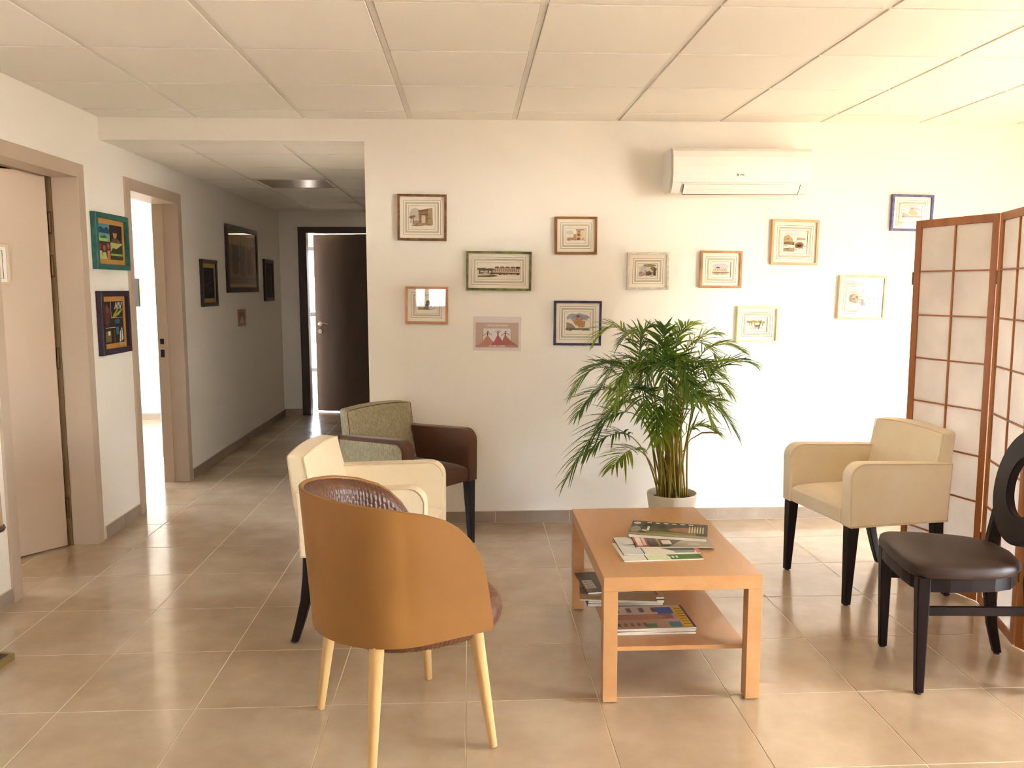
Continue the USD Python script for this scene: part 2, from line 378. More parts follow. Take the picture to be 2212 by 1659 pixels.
# door 3: dark door ajar at the corridor's end
d3 = thing('door_3', kind='structure')
part('door_frame', cat([cb(D3[0]-.07, D3[0]+.02, YE-.012, YE+.13, 0, 2.10, .002), cb(D3[1]-.02, D3[1]+.07, YE-.012, YE+.13, 0, 2.10, .002), cb(D3[0], D3[1], YE-.012, YE+.13, 2.035, 2.10, .002)]), darkcase_m, d3)
T3 = trimesh.transformations.translation_matrix((D3[1]-.02, YE+.085, 0)) @ trimesh.transformations.rotation_matrix(math.radians(180-15), (0, 0, 1))
m3 = cb(0, .815, -.02, .02, .012, 2.03, .002); m3.apply_transform(T3)
lf3 = part('door_leaf', m3, darkleaf_m, d3)
hs = [trimesh.creation.cylinder(.026, .008, transform=trimesh.transformations.translation_matrix((.755, .024, 1.02)) @ trimesh.transformations.rotation_matrix(math.pi/2, (1, 0, 0))), tube([(.755, .024, 1.02), (.755, .07, 1.02), (.745, .075, 1.022), (.70, .076, 1.03), (.635, .074, 1.015)], .009)]
h3 = cat(hs); h3.apply_transform(T3); part('handle', h3, steel_m, lf3, smooth=40)
e3 = trimesh.creation.cylinder(.026, .012, transform=trimesh.transformations.translation_matrix((.755, .025, .935)) @ trimesh.transformations.rotation_matrix(math.pi/2, (1, 0, 0))); e3.apply_transform(T3)
part('lock_rose', e3, steel_m, lf3, smooth=40)

# ------------------------------------------------------------------ windows
def window(n, axis, at, a0, a1, z0, z1, mull=(), trans=(), m=alu_m, depth=.06, w=.05):
    d = thing(f'window_{n}', kind='structure')
    fr = sbox(a0, z0, a1, z1).difference(sbox(a0+w, z0+w, a1-w, z1-w))
    e = (lambda p, t0, t1: ext_x(p, at+t0, at+t1)) if axis == 'x' else (lambda p, t0, t1: ext_y(p, at+t0, at+t1))
    part('window_frame', e(fr, 0, depth), m, d)
    for q in mull: part('mullion', e(sbox(q-.04, z0+w, q+.04, z1-w), .005, depth-.005), m, d)
    for q in trans: part('transom', e(sbox(a0+w, q-.03, a1-w, q+.03), .005, depth-.005), m, d)
    ed = [a0+w]+sorted(q for q in mull)+[a1-w]
    for k in range(len(ed)-1): part('pane', e(sbox(ed[k]+.001, z0+w, ed[k+1]-.001, z1-w), depth/2-.002, depth/2+.002), glass, d)
window(1, 'x', XR+.06, WR[0][0], WR[0][2], WR[0][1], WR[0][3], mull=())
window(2, 'x', XR+.06, WR[1][0], WR[1][2], WR[1][1], WR[1][3], mull=(1.67,))
window(3, 'y', YF-.1, WB[0][0], WB[0][2], WB[0][1], WB[0][3], mull=(-.76,))
window(4, 'y', 12.03, -2.75, -1.0, .25, 2.0, mull=(-2.29,), trans=(1.06,), m=mat('dark_alu', (58, 62, 66), .4))
window(5, 'x', -5.28, 2.9, 4.36, .8, 2.1, mull=(3.63,))
window(6, 'x', -5.28, 5.86, 8.6, .8, 2.1, mull=(7.23,))
#SECTION2
# ------------------------------------------------------------------ air conditioner
ac = thing('air_conditioner', 'white wall-mounted air conditioner high on the back wall near the ceiling', 'air conditioner', (1.555, YB, 1.963))
W2 = .40
prof = [(0, .022), (0, .255), (-.13, .255), (-.170, .249), (-.192, .232), (-.203, .200), (-.207, .150), (-.205, .100), (-.198, .062), (-.188, .040), (-.160, .012), (-.145, .006), (-.06, .006)]
part('body', ext_x(Polygon([(max(y, -.178)*.98, z*.985+.002) for y, z in prof]), -W2+.004, W2-.004), white_pl2, ac)
fp = [p for p in prof if p[1] > .055 and p[0] < -.1]
part('front_panel', ext_x(LineString(fp).buffer(.0035), -W2, W2), white_pl, ac, smooth=35)
part('lower_cover', ext_x(Polygon([(-.197, .058), (-.187, .037), (-.158, .009), (-.145, .003), (-.14, .012), (-.18, .058)]), -W2, W2), white_pl, ac, smooth=35)
part('side_cap', ext_x(Polygon([(0, .024), (0, .252), (-.125, .252), (-.172, .236), (-.19, .19), (-.19, .09), (-.165, .03), (-.13, .006), (-.05, .006)]), -W2-.010, -W2+.004), white_pl2, ac)
part('side_cap', ext_x(Polygon([(0, .024), (0, .252), (-.125, .252), (-.172, .236), (-.19, .19), (-.19, .09), (-.165, .03), (-.13, .006), (-.05, .006)]), W2-.004, W2+.010), white_pl2, ac)
n_ = np.array([-.70, -.714]); t_ = np.array([.714, -.70])   # outward and downward-back along the lower slope
A_ = np.array([-.1985, .050])
def slope(s, o): return tuple(A_+np.array([.0105, -.0215])*min(s, 1)+np.array([.028, -.028])*max(0, s-1)+n_*o)
fl_o = [slope(0.05, .0035), slope(1, .0035), slope(2.0, .0035)]; fl_i = [slope(2.0, .0), slope(1, .0), slope(0.05, .0)]
part('louver', hp([(x, *q) for x, dx in ((-.335, 0), (.335, 0)) for q in (fl_o+fl_i)]), white_pl, ac)
gap = mat('dark_gap', (70, 62, 54), .8)
part('louver_gap', cat([hp([(x+d, *q) for d in (-.0012, .0012) for q in (slope(.05, .0042), slope(1, .0042), slope(2, .0042), slope(2, .0005), slope(.05, .0005))]) for x in (-.337, .337)]+[hp([(x, q[0]+e, q[1]-e) for x in (-.337, .337) for q in (slope(2, .0042), slope(2, .0)) for e in (0, .0022)])]), gap, ac)
lg = [ext_y(Point(-.030, .101).buffer(.0066).difference(LineString([(-.034, .096), (-.026, .106)]).buffer(.0012)), -.2098, -.2085), text_local('GREE', .0075, -.004, .0975, -.2085, bold=True, depth=.001)]
part('logo', cat(lg), mat('logo_grey', (95, 88, 80), .5), ac)

# ------------------------------------------------------------------ framed pictures
def ring(w, h, ins, t):
    return sbox(-w/2+ins, -h/2+ins, w/2-ins, h/2-ins).difference(sbox(-w/2+ins+t, -h/2+ins+t, w/2-ins-t, h/2-ins-t))

def picture(label, x, z, w, h, roll, fm, fw, art, loc=None, rotz=0, group=None, matc=(250, 240, 222), line=(78, 74, 60), band=(214, 200, 172), depth=.022, lined=True, cat_='picture', pitch=0.0, op=.064, glassy=True, name='framed_picture'):
    t = thing(name, label, cat_, loc or (x, YB-.0015, z), (pitch, roll, rotz), group)
    f = sbox(-w/2, -h/2, w/2, h/2).difference(sbox(-w/2+fw, -h/2+fw, w/2-fw, h/2-fw))
    sides = []
    for a, b, c, d in (((-w/2, -h/2), (w/2, -h/2), (w/2-fw, -h/2+fw), (-w/2+fw, -h/2+fw)), ((w/2, -h/2), (w/2, h/2), (w/2-fw, h/2-fw), (w/2-fw, -h/2+fw)), ((w/2, h/2), (-w/2, h/2), (-w/2+fw, h/2-fw), (w/2-fw, h/2-fw)), ((-w/2, h/2), (-w/2, -h/2), (-w/2+fw, -h/2+fw), (-w/2+fw, h/2-fw))):
        q = [np.array(p) for p in (a, b, c, d)]; mid = (q[0]+q[1]+q[2]+q[3])/4
        sides.append(hp([(p[0], 0, p[1]) for p in q]+[(p[0], -depth+.002, p[1]) for p in q]+[(*(p+(mid-p)*.0).tolist(), ) and (p[0]+(.002 if p[0] < 0 else -.002)*(abs(abs(p[0])-w/2) < 1e-6), -depth, p[1]+(.002 if p[1] < 0 else -.002)*(abs(abs(p[1])-h/2) < 1e-6)) for p in q]))
    part('frame', cat(sides), fm, t)
    part('backing', ext_y(sbox(-w/2+fw*.5, -h/2+fw*.5, w/2-fw*.5, h/2-fw*.5), -.006, -.002), mat('backing_card', (150, 130, 105), .9), t)
    ow, oh = w-2*op, h-2*op
    if lined:
        polys = [(sbox(-w/2+fw*.8, -h/2+fw*.8, w/2-fw*.8, h/2-fw*.8).difference(sbox(-ow/2, -oh/2, ow/2, oh/2)), matc), (ring(w, h, .034, .0016), line), (ring(w, h, .046, .0075), band), (ring(w, h, .0455, .0012), line), (ring(w, h, .0532, .0010), tuple(int(c*.72) for c in band))]
    else:
        polys = [(sbox(-w/2+fw*.8, -h/2+fw*.8, w/2-fw*.8, h/2-fw*.8).difference(sbox(-ow/2, -oh/2, ow/2, oh/2)), matc)]
    v, c = flat(polys, -.0105); part('mount', v, printed('mount_card', .8), t, tint=c)
    bev = hp  # bevelled opening edge: four thin slips
    part('opening_edge', ext_y(sbox(-ow/2-.001, -oh/2-.001, ow/2+.001, oh/2+.001).difference(sbox(-ow/2+.0012, -oh/2+.0012, ow/2-.0012, oh/2-.0012)), -.0104, -.0068), mat('opening_edge', (120, 108, 88), .8), t)
    polys = [(sbox(-ow/2, -oh/2, ow/2, oh/2), (246, 236, 218))]
    for g, col in art:
        polys.append((affinity.scale(g, ow, oh, origin=(0, 0)).intersection(sbox(-ow/2, -oh/2, ow/2, oh/2)), col))
    v, c = flat(polys, -.0066, .00008); part('print', v, printed('print_paper', .8), t, tint=c)
    if glassy: part('pane', ext_y(sbox(-w/2+fw*.9, -h/2+fw*.9, w/2-fw*.9, h/2-fw*.9), -.0155, -.0140), glass, t)
    return t

def rect(x0, y0, x1, y1): return sbox(x0, y0, x1, y1)
def strokes(n, x0, x1, y0, y1, seed, col, lw=.012, ln=.09, hor=True):
    rg = random.Random(seed); o = []
    for _ in range(n):
        x, y = rg.uniform(x0, x1), rg.uniform(y0, y1); a = rg.uniform(-.25, .25)+(0 if hor else math.pi/2)
        l = ln*rg.uniform(.4, 1.2)
        o.append((LineString([(x-l*math.cos(a), y-l*math.sin(a)), (x+l*math.cos(a), y+l*math.sin(a))]).buffer(lw*rg.uniform(.5, 1.2), 2), tuple(max(0, min(255, c+rg.randint(-18, 18))) for c in col)))
    return o
def trees(xs, y, r, seed, col):
    rg = random.Random(seed); o = []
    for k, x in enumerate(xs):
        o.append((LineString([(x, y-.25), (x+rg.uniform(-.02, .02), y)]).buffer(.012), (92, 74, 52)))
        for j in range(3): o.append((blob(x+rg.uniform(-.5, .5)*r, y+rg.uniform(-.4, .5)*r, r*.7, r*.55, seed*9+k*3+j), tuple(c+rg.randint(-20, 20) for c in col)))
    return o
def windows_row(x0, x1, n, y0, y1, col): return [(rect(x0+(x1-x0)*(k+.2)/n, y0, x0+(x1-x0)*(k+.75)/n, y1), col) for k in range(n)]
def arch_scene():
    o = [(blob(-.25, .15, .22, .25, 3), (206, 192, 178)), (rect(-.35, -.30, .34, -.12), (176, 142, 118))]
    o += [(Polygon([(-.12, -.22), (-.12, .26), (.36, .34), (.36, -.26)]), (150, 116, 74)), (Polygon([(-.14, .22), (-.14, .30), (.36, .40), (.36, .31)]), (116, 86, 48)), (Polygon([(.22, -.28), (.22, .36), (.38, .40), (.40, -.30)]), (176, 152, 118))]
    o += [(unary_union([rect(-.02, -.22, .12, .05), blob(.05, .05, .07, .08, 5, rough=0)]), (226, 206, 180)), (rect(-.12, .10, .22, .14), (104, 78, 46))]
    return o+trees((-.42, -.32), .02, .07, 2, (150, 122, 70))+strokes(16, -.35, .35, -.35, -.26, 4, (150, 112, 90))+strokes(10, -.1, .36, -.2, .36, 14, (92, 66, 38), .008, .06)
def palace_scene():
    o = [(rect(-.12, -.10, .48, .16), (222, 196, 160))]
    for k in range(5): o.append((Polygon([(-.10+k*.12, .16), (-.08+k*.12, .26), (0+k*.12, .26), (.02+k*.12, .16)]), (112, 92, 76)))
    o += windows_row(-.1, .48, 12, -.02, .05, (128, 96, 66))+windows_row(-.1, .48, 12, .08, .13, (120, 92, 66))+[(rect(-.2, -.18, .48, -.10), (120, 72, 44))]
    o += trees((-.44, -.34, -.25, -.15), .08, .09, 5, (104, 92, 34))+[(Polygon([(-.48, -.28), (-.1, -.22), (.0, -.30), (-.2, -.36), (-.48, -.36)]), (128, 118, 56)), (rect(-.40, -.22, -.28, -.02), (236, 224, 200))]
    return o+strokes(20, -.1, .46, -.2, -.12, 8, (92, 58, 34), .012, .03, False)+strokes(18, -.45, -.1, -.2, .2, 9, (78, 62, 24), .012, .04)
def bridge_scene():
    o = [(rect(-.4, -.28, .25, -.05), (176, 146, 104)), (rect(-.36, -.02, -.1, .2), (122, 100, 72)), (rect(-.02, -.05, .14, .26), (104, 84, 58)), (Polygon([(.02, .26), (.06, .34), (.1, .26)]), (84, 66, 48)), (blob(.25, -.12, .2, .14, 4), (206, 206, 202))]
    return o+strokes(22, -.38, .2, -.25, .2, 6, (66, 50, 34), .012, .05)
def facade_scene():
    o = [(rect(.02, -.30, .26, .36), (222, 186, 138)), (rect(.0, .34, .42, .40), (150, 108, 62)), (rect(.26, -.30, .44, .30), (236, 214, 182)), (rect(-.12, -.30, .02, .10), (186, 146, 98)), (rect(-.42, -.30, -.12, -.12), (188, 148, 104))]
    o += [(rect(.08, -.02, .2, .14), (128, 82, 44)), (rect(.06, -.30, .2, -.12), (150, 104, 60)), (blob(.14, .24, .06, .05, 3), (136, 94, 54)), (blob(-.3, .2, .18, .14, 8), (216, 210, 202))]
    return o+strokes(26, -.42, .42, -.34, -.16, 2, (104, 70, 40), .010, .05)+strokes(14, .0, .42, .0, .38, 12, (120, 80, 44), .008, .03, False)
def pyramid_scene(k=0):
    o = [(blob(0, .22, .44, .2, 7+k), (168, 168, 178)), (blob(.1, .28, .3, .12, 17+k), (150, 150, 168)), (Polygon([(-.42, .06), (-.3, .22), (-.08, -.04), (-.2, -.1)]), (240, 230, 212))]
    o += [(Polygon([(-.42, -.22), (-.42, .04), (-.2, -.04), (-.06, -.22)]), (156, 138, 120)), (Polygon([(-.16, .04), (-.02, .26), (.12, .24), (.3, .06), (.28, -.18), (0, -.2)]), (196, 146, 88)), (blob(.02, .30, .07, .06, 3, rough=.1), (112, 84, 58)), (Polygon([(-.08, -.22), (-.02, -.06), (.06, -.22)]), (240, 232, 218)), (rect(-.44, -.30, .46, -.21), (140, 120, 104)), (rect(.14, .10, .44, .14), (222, 206, 182))]
    return o+strokes(16, -.1, .28, -.18, .18, 6+k, (150, 98, 50), .010, .04, False)+strokes(14, -.44, .44, -.32, -.22, 9+k, (104, 92, 84), .012, .06)
def square_scene():
    o = [(blob(-.05, .1, .4, .3, 5), (222, 208, 190)), (rect(-.44, -.28, .40, -.05), (206, 180, 158)), (blob(-.2, .2, .16, .1, 9), (198, 196, 200))]
    o += trees((.30,), .1, .18, 3, (124, 110, 46))+[(blob(.08, .36, .3, .1, 13), (150, 142, 84)), (Polygon([(.28, -.3), (.3, .2), (.38, .2), (.40, -.3)]), (90, 62, 44)), (blob(.05, -.15, .14, .14, 4), (112, 84, 66))]
    return o+strokes(30, -.44, .36, -.36, .02, 21, (88, 62, 46), .012, .05)
def river_scene():
    o = [(blob(0, .22, .42, .16, 6), (206, 204, 208)), (rect(-.38, -.16, -.02, .08), (226, 206, 176)), (rect(0, -.14, .32, .08), (214, 196, 172)), (Polygon([(-.22, .08), (-.2, .16), (-.06, .16), (-.04, .08)]), (104, 94, 90)), (rect(-.40, -.22, .42, -.16), (140, 116, 78)), (rect(-.38, -.34, .32, -.22), (204, 190, 158))]
    return o+windows_row(-.36, .3, 8, -.06, 0, (172, 138, 104))+strokes(16, -.36, .34, -.32, -.18, 3, (150, 130, 92), .010, .07)
def quay_scene():
    o = [(blob(-.1, .34, .3, .1, 5), (206, 212, 210)), (Polygon([(-.42, 0), (-.42, .24), (-.24, .32), (-.08, .16), (-.04, .02)]), (186, 160, 118)), (Polygon([(.06, .1), (.1, .22), (.4, .2), (.44, .1)]), (176, 160, 136)), (rect(-.42, -.10, .0, .02), (140, 112, 74)), (blob(.18, -.12, .18, .14, 8), (150, 112, 70)), (blob(.2, -.12, .1, .07, 3), (110, 66, 40)), (rect(-.42, -.40, .02, -.24), (166, 152, 122)), (rect(-.44, -.22, .0, -.14), (232, 222, 200))]
    return o+strokes(26, -.42, .4, -.36, .16, 11, (112, 84, 54), .010, .06)
def garden_scene():
    o = trees((-.36, -.26, -.1, .16, .28), .16, .12, 4, (166, 158, 84))+[(rect(-.1, -.2, .14, -.04), (140, 128, 96)), (blob(0, -.26, .36, .06, 5), (214, 186, 176))]
    return o+strokes(18, -.4, .36, -.1, .36, 7, (138, 134, 66), .012, .04)+[(LineString([(.08, -.3), (.2, .28)]).buffer(.018), (112, 78, 52))]
def crowd_scene():
    o = [(blob(0, .2, .44, .1, 4), (214, 196, 176)), (rect(-.44, -.02, .42, .12), (176, 156, 136)), (blob(-.3, -.05, .16, .18, 6), (150, 128, 112)), (blob(0, -.05, .4, .22, 9), (206, 182, 160)), (rect(.02, -.36, .16, -.08), (164, 88, 74)), (blob(.12, .28, .07, .03, 3), (92, 84, 66))]
    return o+strokes(40, -.44, .4, -.26, .08, 15, (112, 88, 76), .010, .04)+strokes(8, .0, .2, -.34, .0, 16, (150, 70, 60), .010, .04, False)

def fm(name, a, b, sc=26): return mat('frame_'+name, a, .4, b, scale=sc, detail=4, ramp=(.38, .62))
G = 'framed sketches on the back wall'
picture('mottled brown frame with a sketch of a triumphal arch, highest by the corridor opening', -.275, 1.837, .285, .266, .8, fm('brown', (96, 58, 24), (142, 96, 46)), .0135, arch_scene(), group=G)
picture('wide olive green frame with a long sketch of a palace and trees', .172, 1.527, .385, .229, .9, fm('olive', (72, 76, 26), (122, 120, 48)), .0135, palace_scene(), group=G)
picture('orange-brown wooden frame with a reflection on its glass, beside the dancers poster', -.255, 1.327, .250, .218, .9, fm('orange', (186, 128, 84), (206, 150, 102), 8), .0135, bridge_scene(), group=G, pitch=0, op=.060)
picture('golden brown frame with a sketch of a tall stone gateway, above the dark blue frame', .628, 1.734, .250, .219, .1, fm('golden', (134, 88, 40), (156, 108, 56), 9), .0135, facade_scene(), group=G)
picture('dark blue frame with a sketch of a glass pyramid, partly behind the palm tips', .641, 1.218, .285, .265, .7, fm('navy', (30, 30, 62), (62, 52, 84)), .0135, pyramid_scene(), group=G, band=(206, 198, 182))
picture('pale silver-grey frame with a dark sketch of a tree over a square', 1.060, 1.526, .250, .219, .15, fm('silver', (196, 186, 168), (222, 212, 194)), .0125, square_scene(), group=G)
picture('light brown frame with a small sketch of a building along water, under the air conditioner', 1.500, 1.535, .253, .220, .5, fm('light_brown', (176, 126, 82), (196, 146, 98), 8), .0135, river_scene(), group=G)
picture('pale yellow frame with a sketch of garden trees, lowest right of the palm', 1.731, 1.206, .254, .216, 1.1, fm('yellow', (226, 214, 158), (236, 226, 178), 8), .0125, garden_scene(), group=G)
picture('salmon wooden frame with a sketch of a river quay, below the air conditioner right end', 1.944, 1.695, .286, .266, 1.1, fm('salmon', (214, 160, 112), (226, 176, 130), 8), .0135, quay_scene(), group=G)
picture('beige wooden frame with a reddish sketch of a crowd, beside the folding screen', 2.367, 1.366, .291, .262, 1.5, fm('beige', (206, 178, 146), (220, 194, 162), 8), .0125, crowd_scene(), group=G)
picture('bright blue frame with a small pyramid sketch, its corner hidden by the folding screen', 2.653, 1.870, .2555, .2145, 1.2, fm('blue', (58, 58, 124), (96, 92, 146)), .0135, pyramid_scene(5), group=G, band=(206, 198, 182))

# poster of the exhibition
ps = thing('poster', 'white paper exhibition poster with three dancers in pink skirts taped to the back wall', 'poster', (.161, YB-.001, 1.157), (0, .9, 0))
u, v = np.meshgrid(np.linspace(-.5, .5, 14), np.linspace(-.5, .5, 10), indexing='ij')
Pz = np.stack([u*.287, -.0012-.0045*np.maximum(0, np.abs(v)*2-.8)*5*.35*(1+.5*np.sin(u*5)), v*.204], -1)
sh = grid(Pz); sh2 = grid(Pz+np.array([0, .0006, 0]), flip=True)
part('sheet', cat([sh, sh2]), mat('poster_paper', (228, 216, 214), .8), ps, smooth=True)
w, h = .255, .148
dz = -.008
pp = [(rect(-w/2, -h/2+dz, w/2, h/2+dz), (196, 168, 152)), (rect(-.083, -.050+dz, .083, .040+dz), (226, 218, 214)), (ring(.17, .094, 0, .0025).buffer(0), (150, 128, 118))]
pp[2] = (affinity.translate(pp[2][0], 0, -.005+dz), (168, 146, 134))
b = dz
pp += [(Polygon([(-.120, -.064+b), (-.082, -.036+b), (-.064, -.008+b), (-.059, .000+b), (-.055, .000+b), (-.050, -.010+b), (-.030, -.034+b), (-.010, -.050+b), (-.014, -.066+b)]), (192, 134, 116)), (Polygon([(.026, -.050+b), (.040, -.014+b), (.047, .000+b), (.051, .000+b), (.060, -.012+b), (.084, -.036+b), (.124, -.062+b), (.05, -.066+b)]), (168, 108, 98)), (Polygon([(-.040, -.066+b), (-.014, -.032+b), (-.001, -.006+b), (.002, .000+b), (.007, .000+b), (.010, -.006+b), (.028, -.030+b), (.062, -.064+b)]), (180, 96, 98)), (rect(-.127, -.073+b, .127, -.060+b), (186, 140, 124))]
for x, arm in ((-.057, 0), (.0045, 1), (.049, 0)):
    pp += [(Polygon([(x-.0028, -.003+b), (x+.0028, -.003+b), (x+.0046, .015+b), (x-.0046, .015+b)]), (128, 66, 70)), (Point(x+.001, .0215+b).buffer(.0036), (84, 56, 50))]
    arms = [[(x-.003, .014+b), (x-.013, .020+b), (x-.010, .031+b)], [(x+.003, .014+b), (x+.013, .021+b), (x+.012, .032+b)]] if arm else [[(x-.003, .014+b), (x-.013, .004+b), (x-.025, -.004+b)], [(x+.003, .014+b), (x+.013, .008+b), (x+.024, .000+b)]]
    for a in arms: pp.append((LineString(a).buffer(.0013), (112, 74, 66)))
v, c = flat(pp, -.0024, .00006); part('print', v, printed('print_paper', .8), ps, tint=c)
part('lettering', cat([text_local('EXPOSITION VENTE', .0095, 0, .052+dz, -.0042, bold=True), text_local('DE 40€ A 200€', .0095, 0, -.070+dz, -.0042, bold=True)]), mat('poster_letters', (240, 232, 226), .7), ps)

# left wall: two collages of photographs between the doors
def collage_a():
    o = [(rect(-.5, 0, 0, .5), (92, 146, 150)), (Polygon([(-.5, .24), (-.5, .32), (-.36, .42), (-.22, .36), (-.1, .42), (0, .34), (0, .24)]), (28, 66, 92)), (rect(-.5, 0, 0, .2), (122, 158, 112)), (blob(-.24, .13, .14, .05, 2, rough=.9), (34, 92, 82)), (blob(-.28, .05, .2, .05, 8), (150, 186, 104))]
    o += [(rect(0, 0, .5, .5), (32, 16, 12)), (blob(.22, .24, .085, .12, 5, rough=.08), (176, 116, 74)), (Polygon([(.04, 0), (.12, .12), (.34, .12), (.44, 0)]), (88, 62, 34)), (blob(.22, .32, .09, .05, 6, rough=.1), (44, 20, 14))]
    o += [(rect(-.5, -.5, 0, 0), (70, 28, 20)), (blob(-.40, -.14, .06, .09, 3, rough=.1), (120, 60, 48)), (blob(-.24, -.18, .05, .08, 4, rough=.1), (156, 92, 66)), (blob(-.08, -.12, .05, .09, 7, rough=.1), (150, 84, 62)), (Polygon([(-.48, -.5), (-.44, -.26), (-.34, -.26), (-.30, -.5)]), (196, 176, 130)), (Polygon([(-.32, -.5), (-.3, -.3), (-.18, -.3), (-.14, -.5)]), (176, 196, 104)), (Polygon([(-.14, -.5), (-.12, -.24), (-.02, -.24), (-.01, -.5)]), (188, 118, 84))]
    o += [(rect(0, -.5, .5, 0), (178, 176, 112)), (Polygon([(0, -.3), (.1, -.16), (.26, -.18), (.5, -.04), (.5, -.4), (0, -.4)]), (38, 56, 24)), (rect(0, -.38, .5, -.32), (140, 176, 60)), (rect(0, -.5, .5, -.38), (52, 66, 24)), (rect(-.006, -.5, .006, .5), (40, 30, 20)), (rect(-.5, -.006, .5, .006), (40, 30, 20))]
    return o
def collage_b():
    o = [(rect(-.5, -.5, .5, .5), (34, 16, 14)), (blob(-.28, .18, .14, .26, 4), (84, 36, 28)), (blob(-.26, .30, .07, .08, 2, rough=.1), (120, 62, 46))]
    for k in range(6): o.append((LineString([(.0, .12), (.08+.08*k, .2+.05*(k % 3))]).buffer(.022), (150, 152, 40)))
    for k in range(5): o.append((LineString([(.1+.07*k, .32), (.18+.07*k, .46)]).buffer(.014), (226, 222, 206)))
    o += [(rect(-.1, .1, -.085, .5), (196, 170, 140)), (rect(-.1, .1, .5, .112), (196, 170, 140)), (rect(-.5, -.13, .1, -.115), (206, 180, 150)), (blob(.2, .02, .14, .06, 8), (36, 88, 104)), (rect(.12, -.3, .26, -.12), (38, 104, 122)), (rect(-.4, -.46, -.14, -.2), (112, 100, 48)), (rect(-.28, -.3, -.18, -.2), (222, 214, 170)), (Polygon([(.26, -.48), (.3, -.24), (.42, -.12), (.46, -.42), (.36, -.48)]), (226, 214, 190)), (LineString([(.34, -.48), (.38, -.2)]).buffer(.018), (60, 40, 30)), (rect(0, -.5, .05, -.15), (96, 66, 46))]
    return o
OCH = (196, 140, 70)
picture('teal green frame holding four photographs in an ochre mount, above the dark collage', 0, 0, .455, .318, 0, fm('teal', (26, 84, 76), (46, 106, 94), 14), .030, collage_a(), loc=(XL+.0015, 5.082, 1.697), rotz=90, group='photo collages between the two doors', matc=OCH, lined=False, depth=.03, op=.058, glassy=False)
picture('dark purple frame with dim photographs in an ochre mount, below the teal frame', 0, 0, .40, .366, 0, fm('purple', (32, 18, 34), (46, 26, 44), 14), .032, collage_b(), loc=(XL+.0015, 5.068, 1.232), rotz=90, group='photo collages between the two doors', matc=OCH, lined=False, depth=.03, op=.060, glassy=False)
# corridor pictures
DK = fm('dark_wood', (40, 20, 16), (54, 28, 20), 10)
night = [(rect(-.5, -.5, .5, .5), (34, 26, 30)), (ring(1, 1, 0, .02), (90, 80, 110)), (LineString([(-.4, -.1), (.3, .05)]).buffer(.02), (84, 74, 66)), (blob(.1, -.2, .25, .12, 4), (58, 48, 46)), (blob(.0, .2, .3, .1, 6), (50, 42, 46))]
inter = [(rect(-.5, -.5, .5, .5), (120, 108, 66)), (rect(-.5, .3, .5, .5), (150, 134, 84)), (rect(-.36, -.3, -.14, .28), (78, 70, 48)), (rect(-.08, -.34, .12, .3), (92, 84, 58)), (rect(.18, -.3, .36, .24), (84, 76, 52)), (rect(-.5, -.5, .5, -.36), (104, 92, 58))]+strokes(16, -.4, .4, -.3, .3, 5, (66, 58, 40), .014, .08, False)
picture('narrow dark frame with a night print in a tan mount, nearest on the corridor wall', 0, 0, .40, .37, 0, DK, .030, night, loc=(XL+.0015, 6.925, 1.470), rotz=90, group='dark frames in the corridor', matc=(176, 146, 84), lined=False, op=.062, glassy=False)
picture('large dark brown frame with an interior view, highest on the corridor wall', 0, 0, 1.05, .59, 0, DK, .045, inter, loc=(XL+.0015, 7.96, 1.687), rotz=90, group='dark frames in the corridor', matc=(160, 142, 92), lined=False, op=.075)
picture('small dark frame with a murky print, deepest in the corridor near its end', 0, 0, .39, .425, 0, DK, .035, [(rect(-.5, -.5, .5, .5), (52, 34, 28)), (rect(-.1, -.2, .1, .3), (70, 52, 40))], loc=(XL+.0015, 8.95, 1.510), rotz=90, group='dark frames in the corridor', matc=(60, 38, 32), lined=False, op=.075, glassy=False)
nt = thing('poster', 'small paper notice taped to the corridor wall under the large dark frame', 'notice', (XL+.0012, 7.897, 1.161), (0, 0, 90))
part('sheet', cb(-.136, .136, -.001, 0, -.076, .076, .0003), mat('notice_paper', (176, 140, 122), .8), nt)
v, c = flat([(rect(-.09, -.05, .09, .05), (140, 104, 96)), (Polygon([(-.08, -.05), (0, .03), (.08, -.05)]), (206, 178, 160))], -.0013); part('print', v, printed('print_paper'), nt, tint=c)
# picture in the far room
picture('black frame with pale bottles on olive, in the bright far room', 0, 0, .34, .30, 0, fm('black', (20, 18, 14), (30, 26, 20), 10), .03, [(rect(-.5, -.5, .5, .5), (112, 108, 72)), (Polygon([(.18, -.2), (.24, .1), (.2, .3), (.4, .3), (.34, .1), (.34, -.2)]), (226, 214, 160)), (Polygon([(-.2, -.4), (-.2, .2), (0, .2), (0, -.4)]), (236, 226, 180))], loc=(-3.715, 9.2985, 1.385), matc=(60, 58, 36), lined=False, op=.05, glassy=False)
# notice on the leaf of door 1
lx, ly = -2.38-.088, 4.506-.115
nx, ny = .795, -.607
q = math.degrees(math.atan2(.312, .238))
picture('pale wooden frame with a blank white sheet hanging on the open door leaf', 0, 0, .29, .205, 0, fm('birch', (218, 190, 152), (226, 200, 164), 8), .013, [(rect(-.4, 0.02, .4, .06), (206, 200, 196))], loc=(lx+.0155*nx, ly+.0155*ny, 1.552), rotz=q, matc=(246, 242, 236), lined=False, op=.03, depth=.014, glassy=False, cat_='notice')

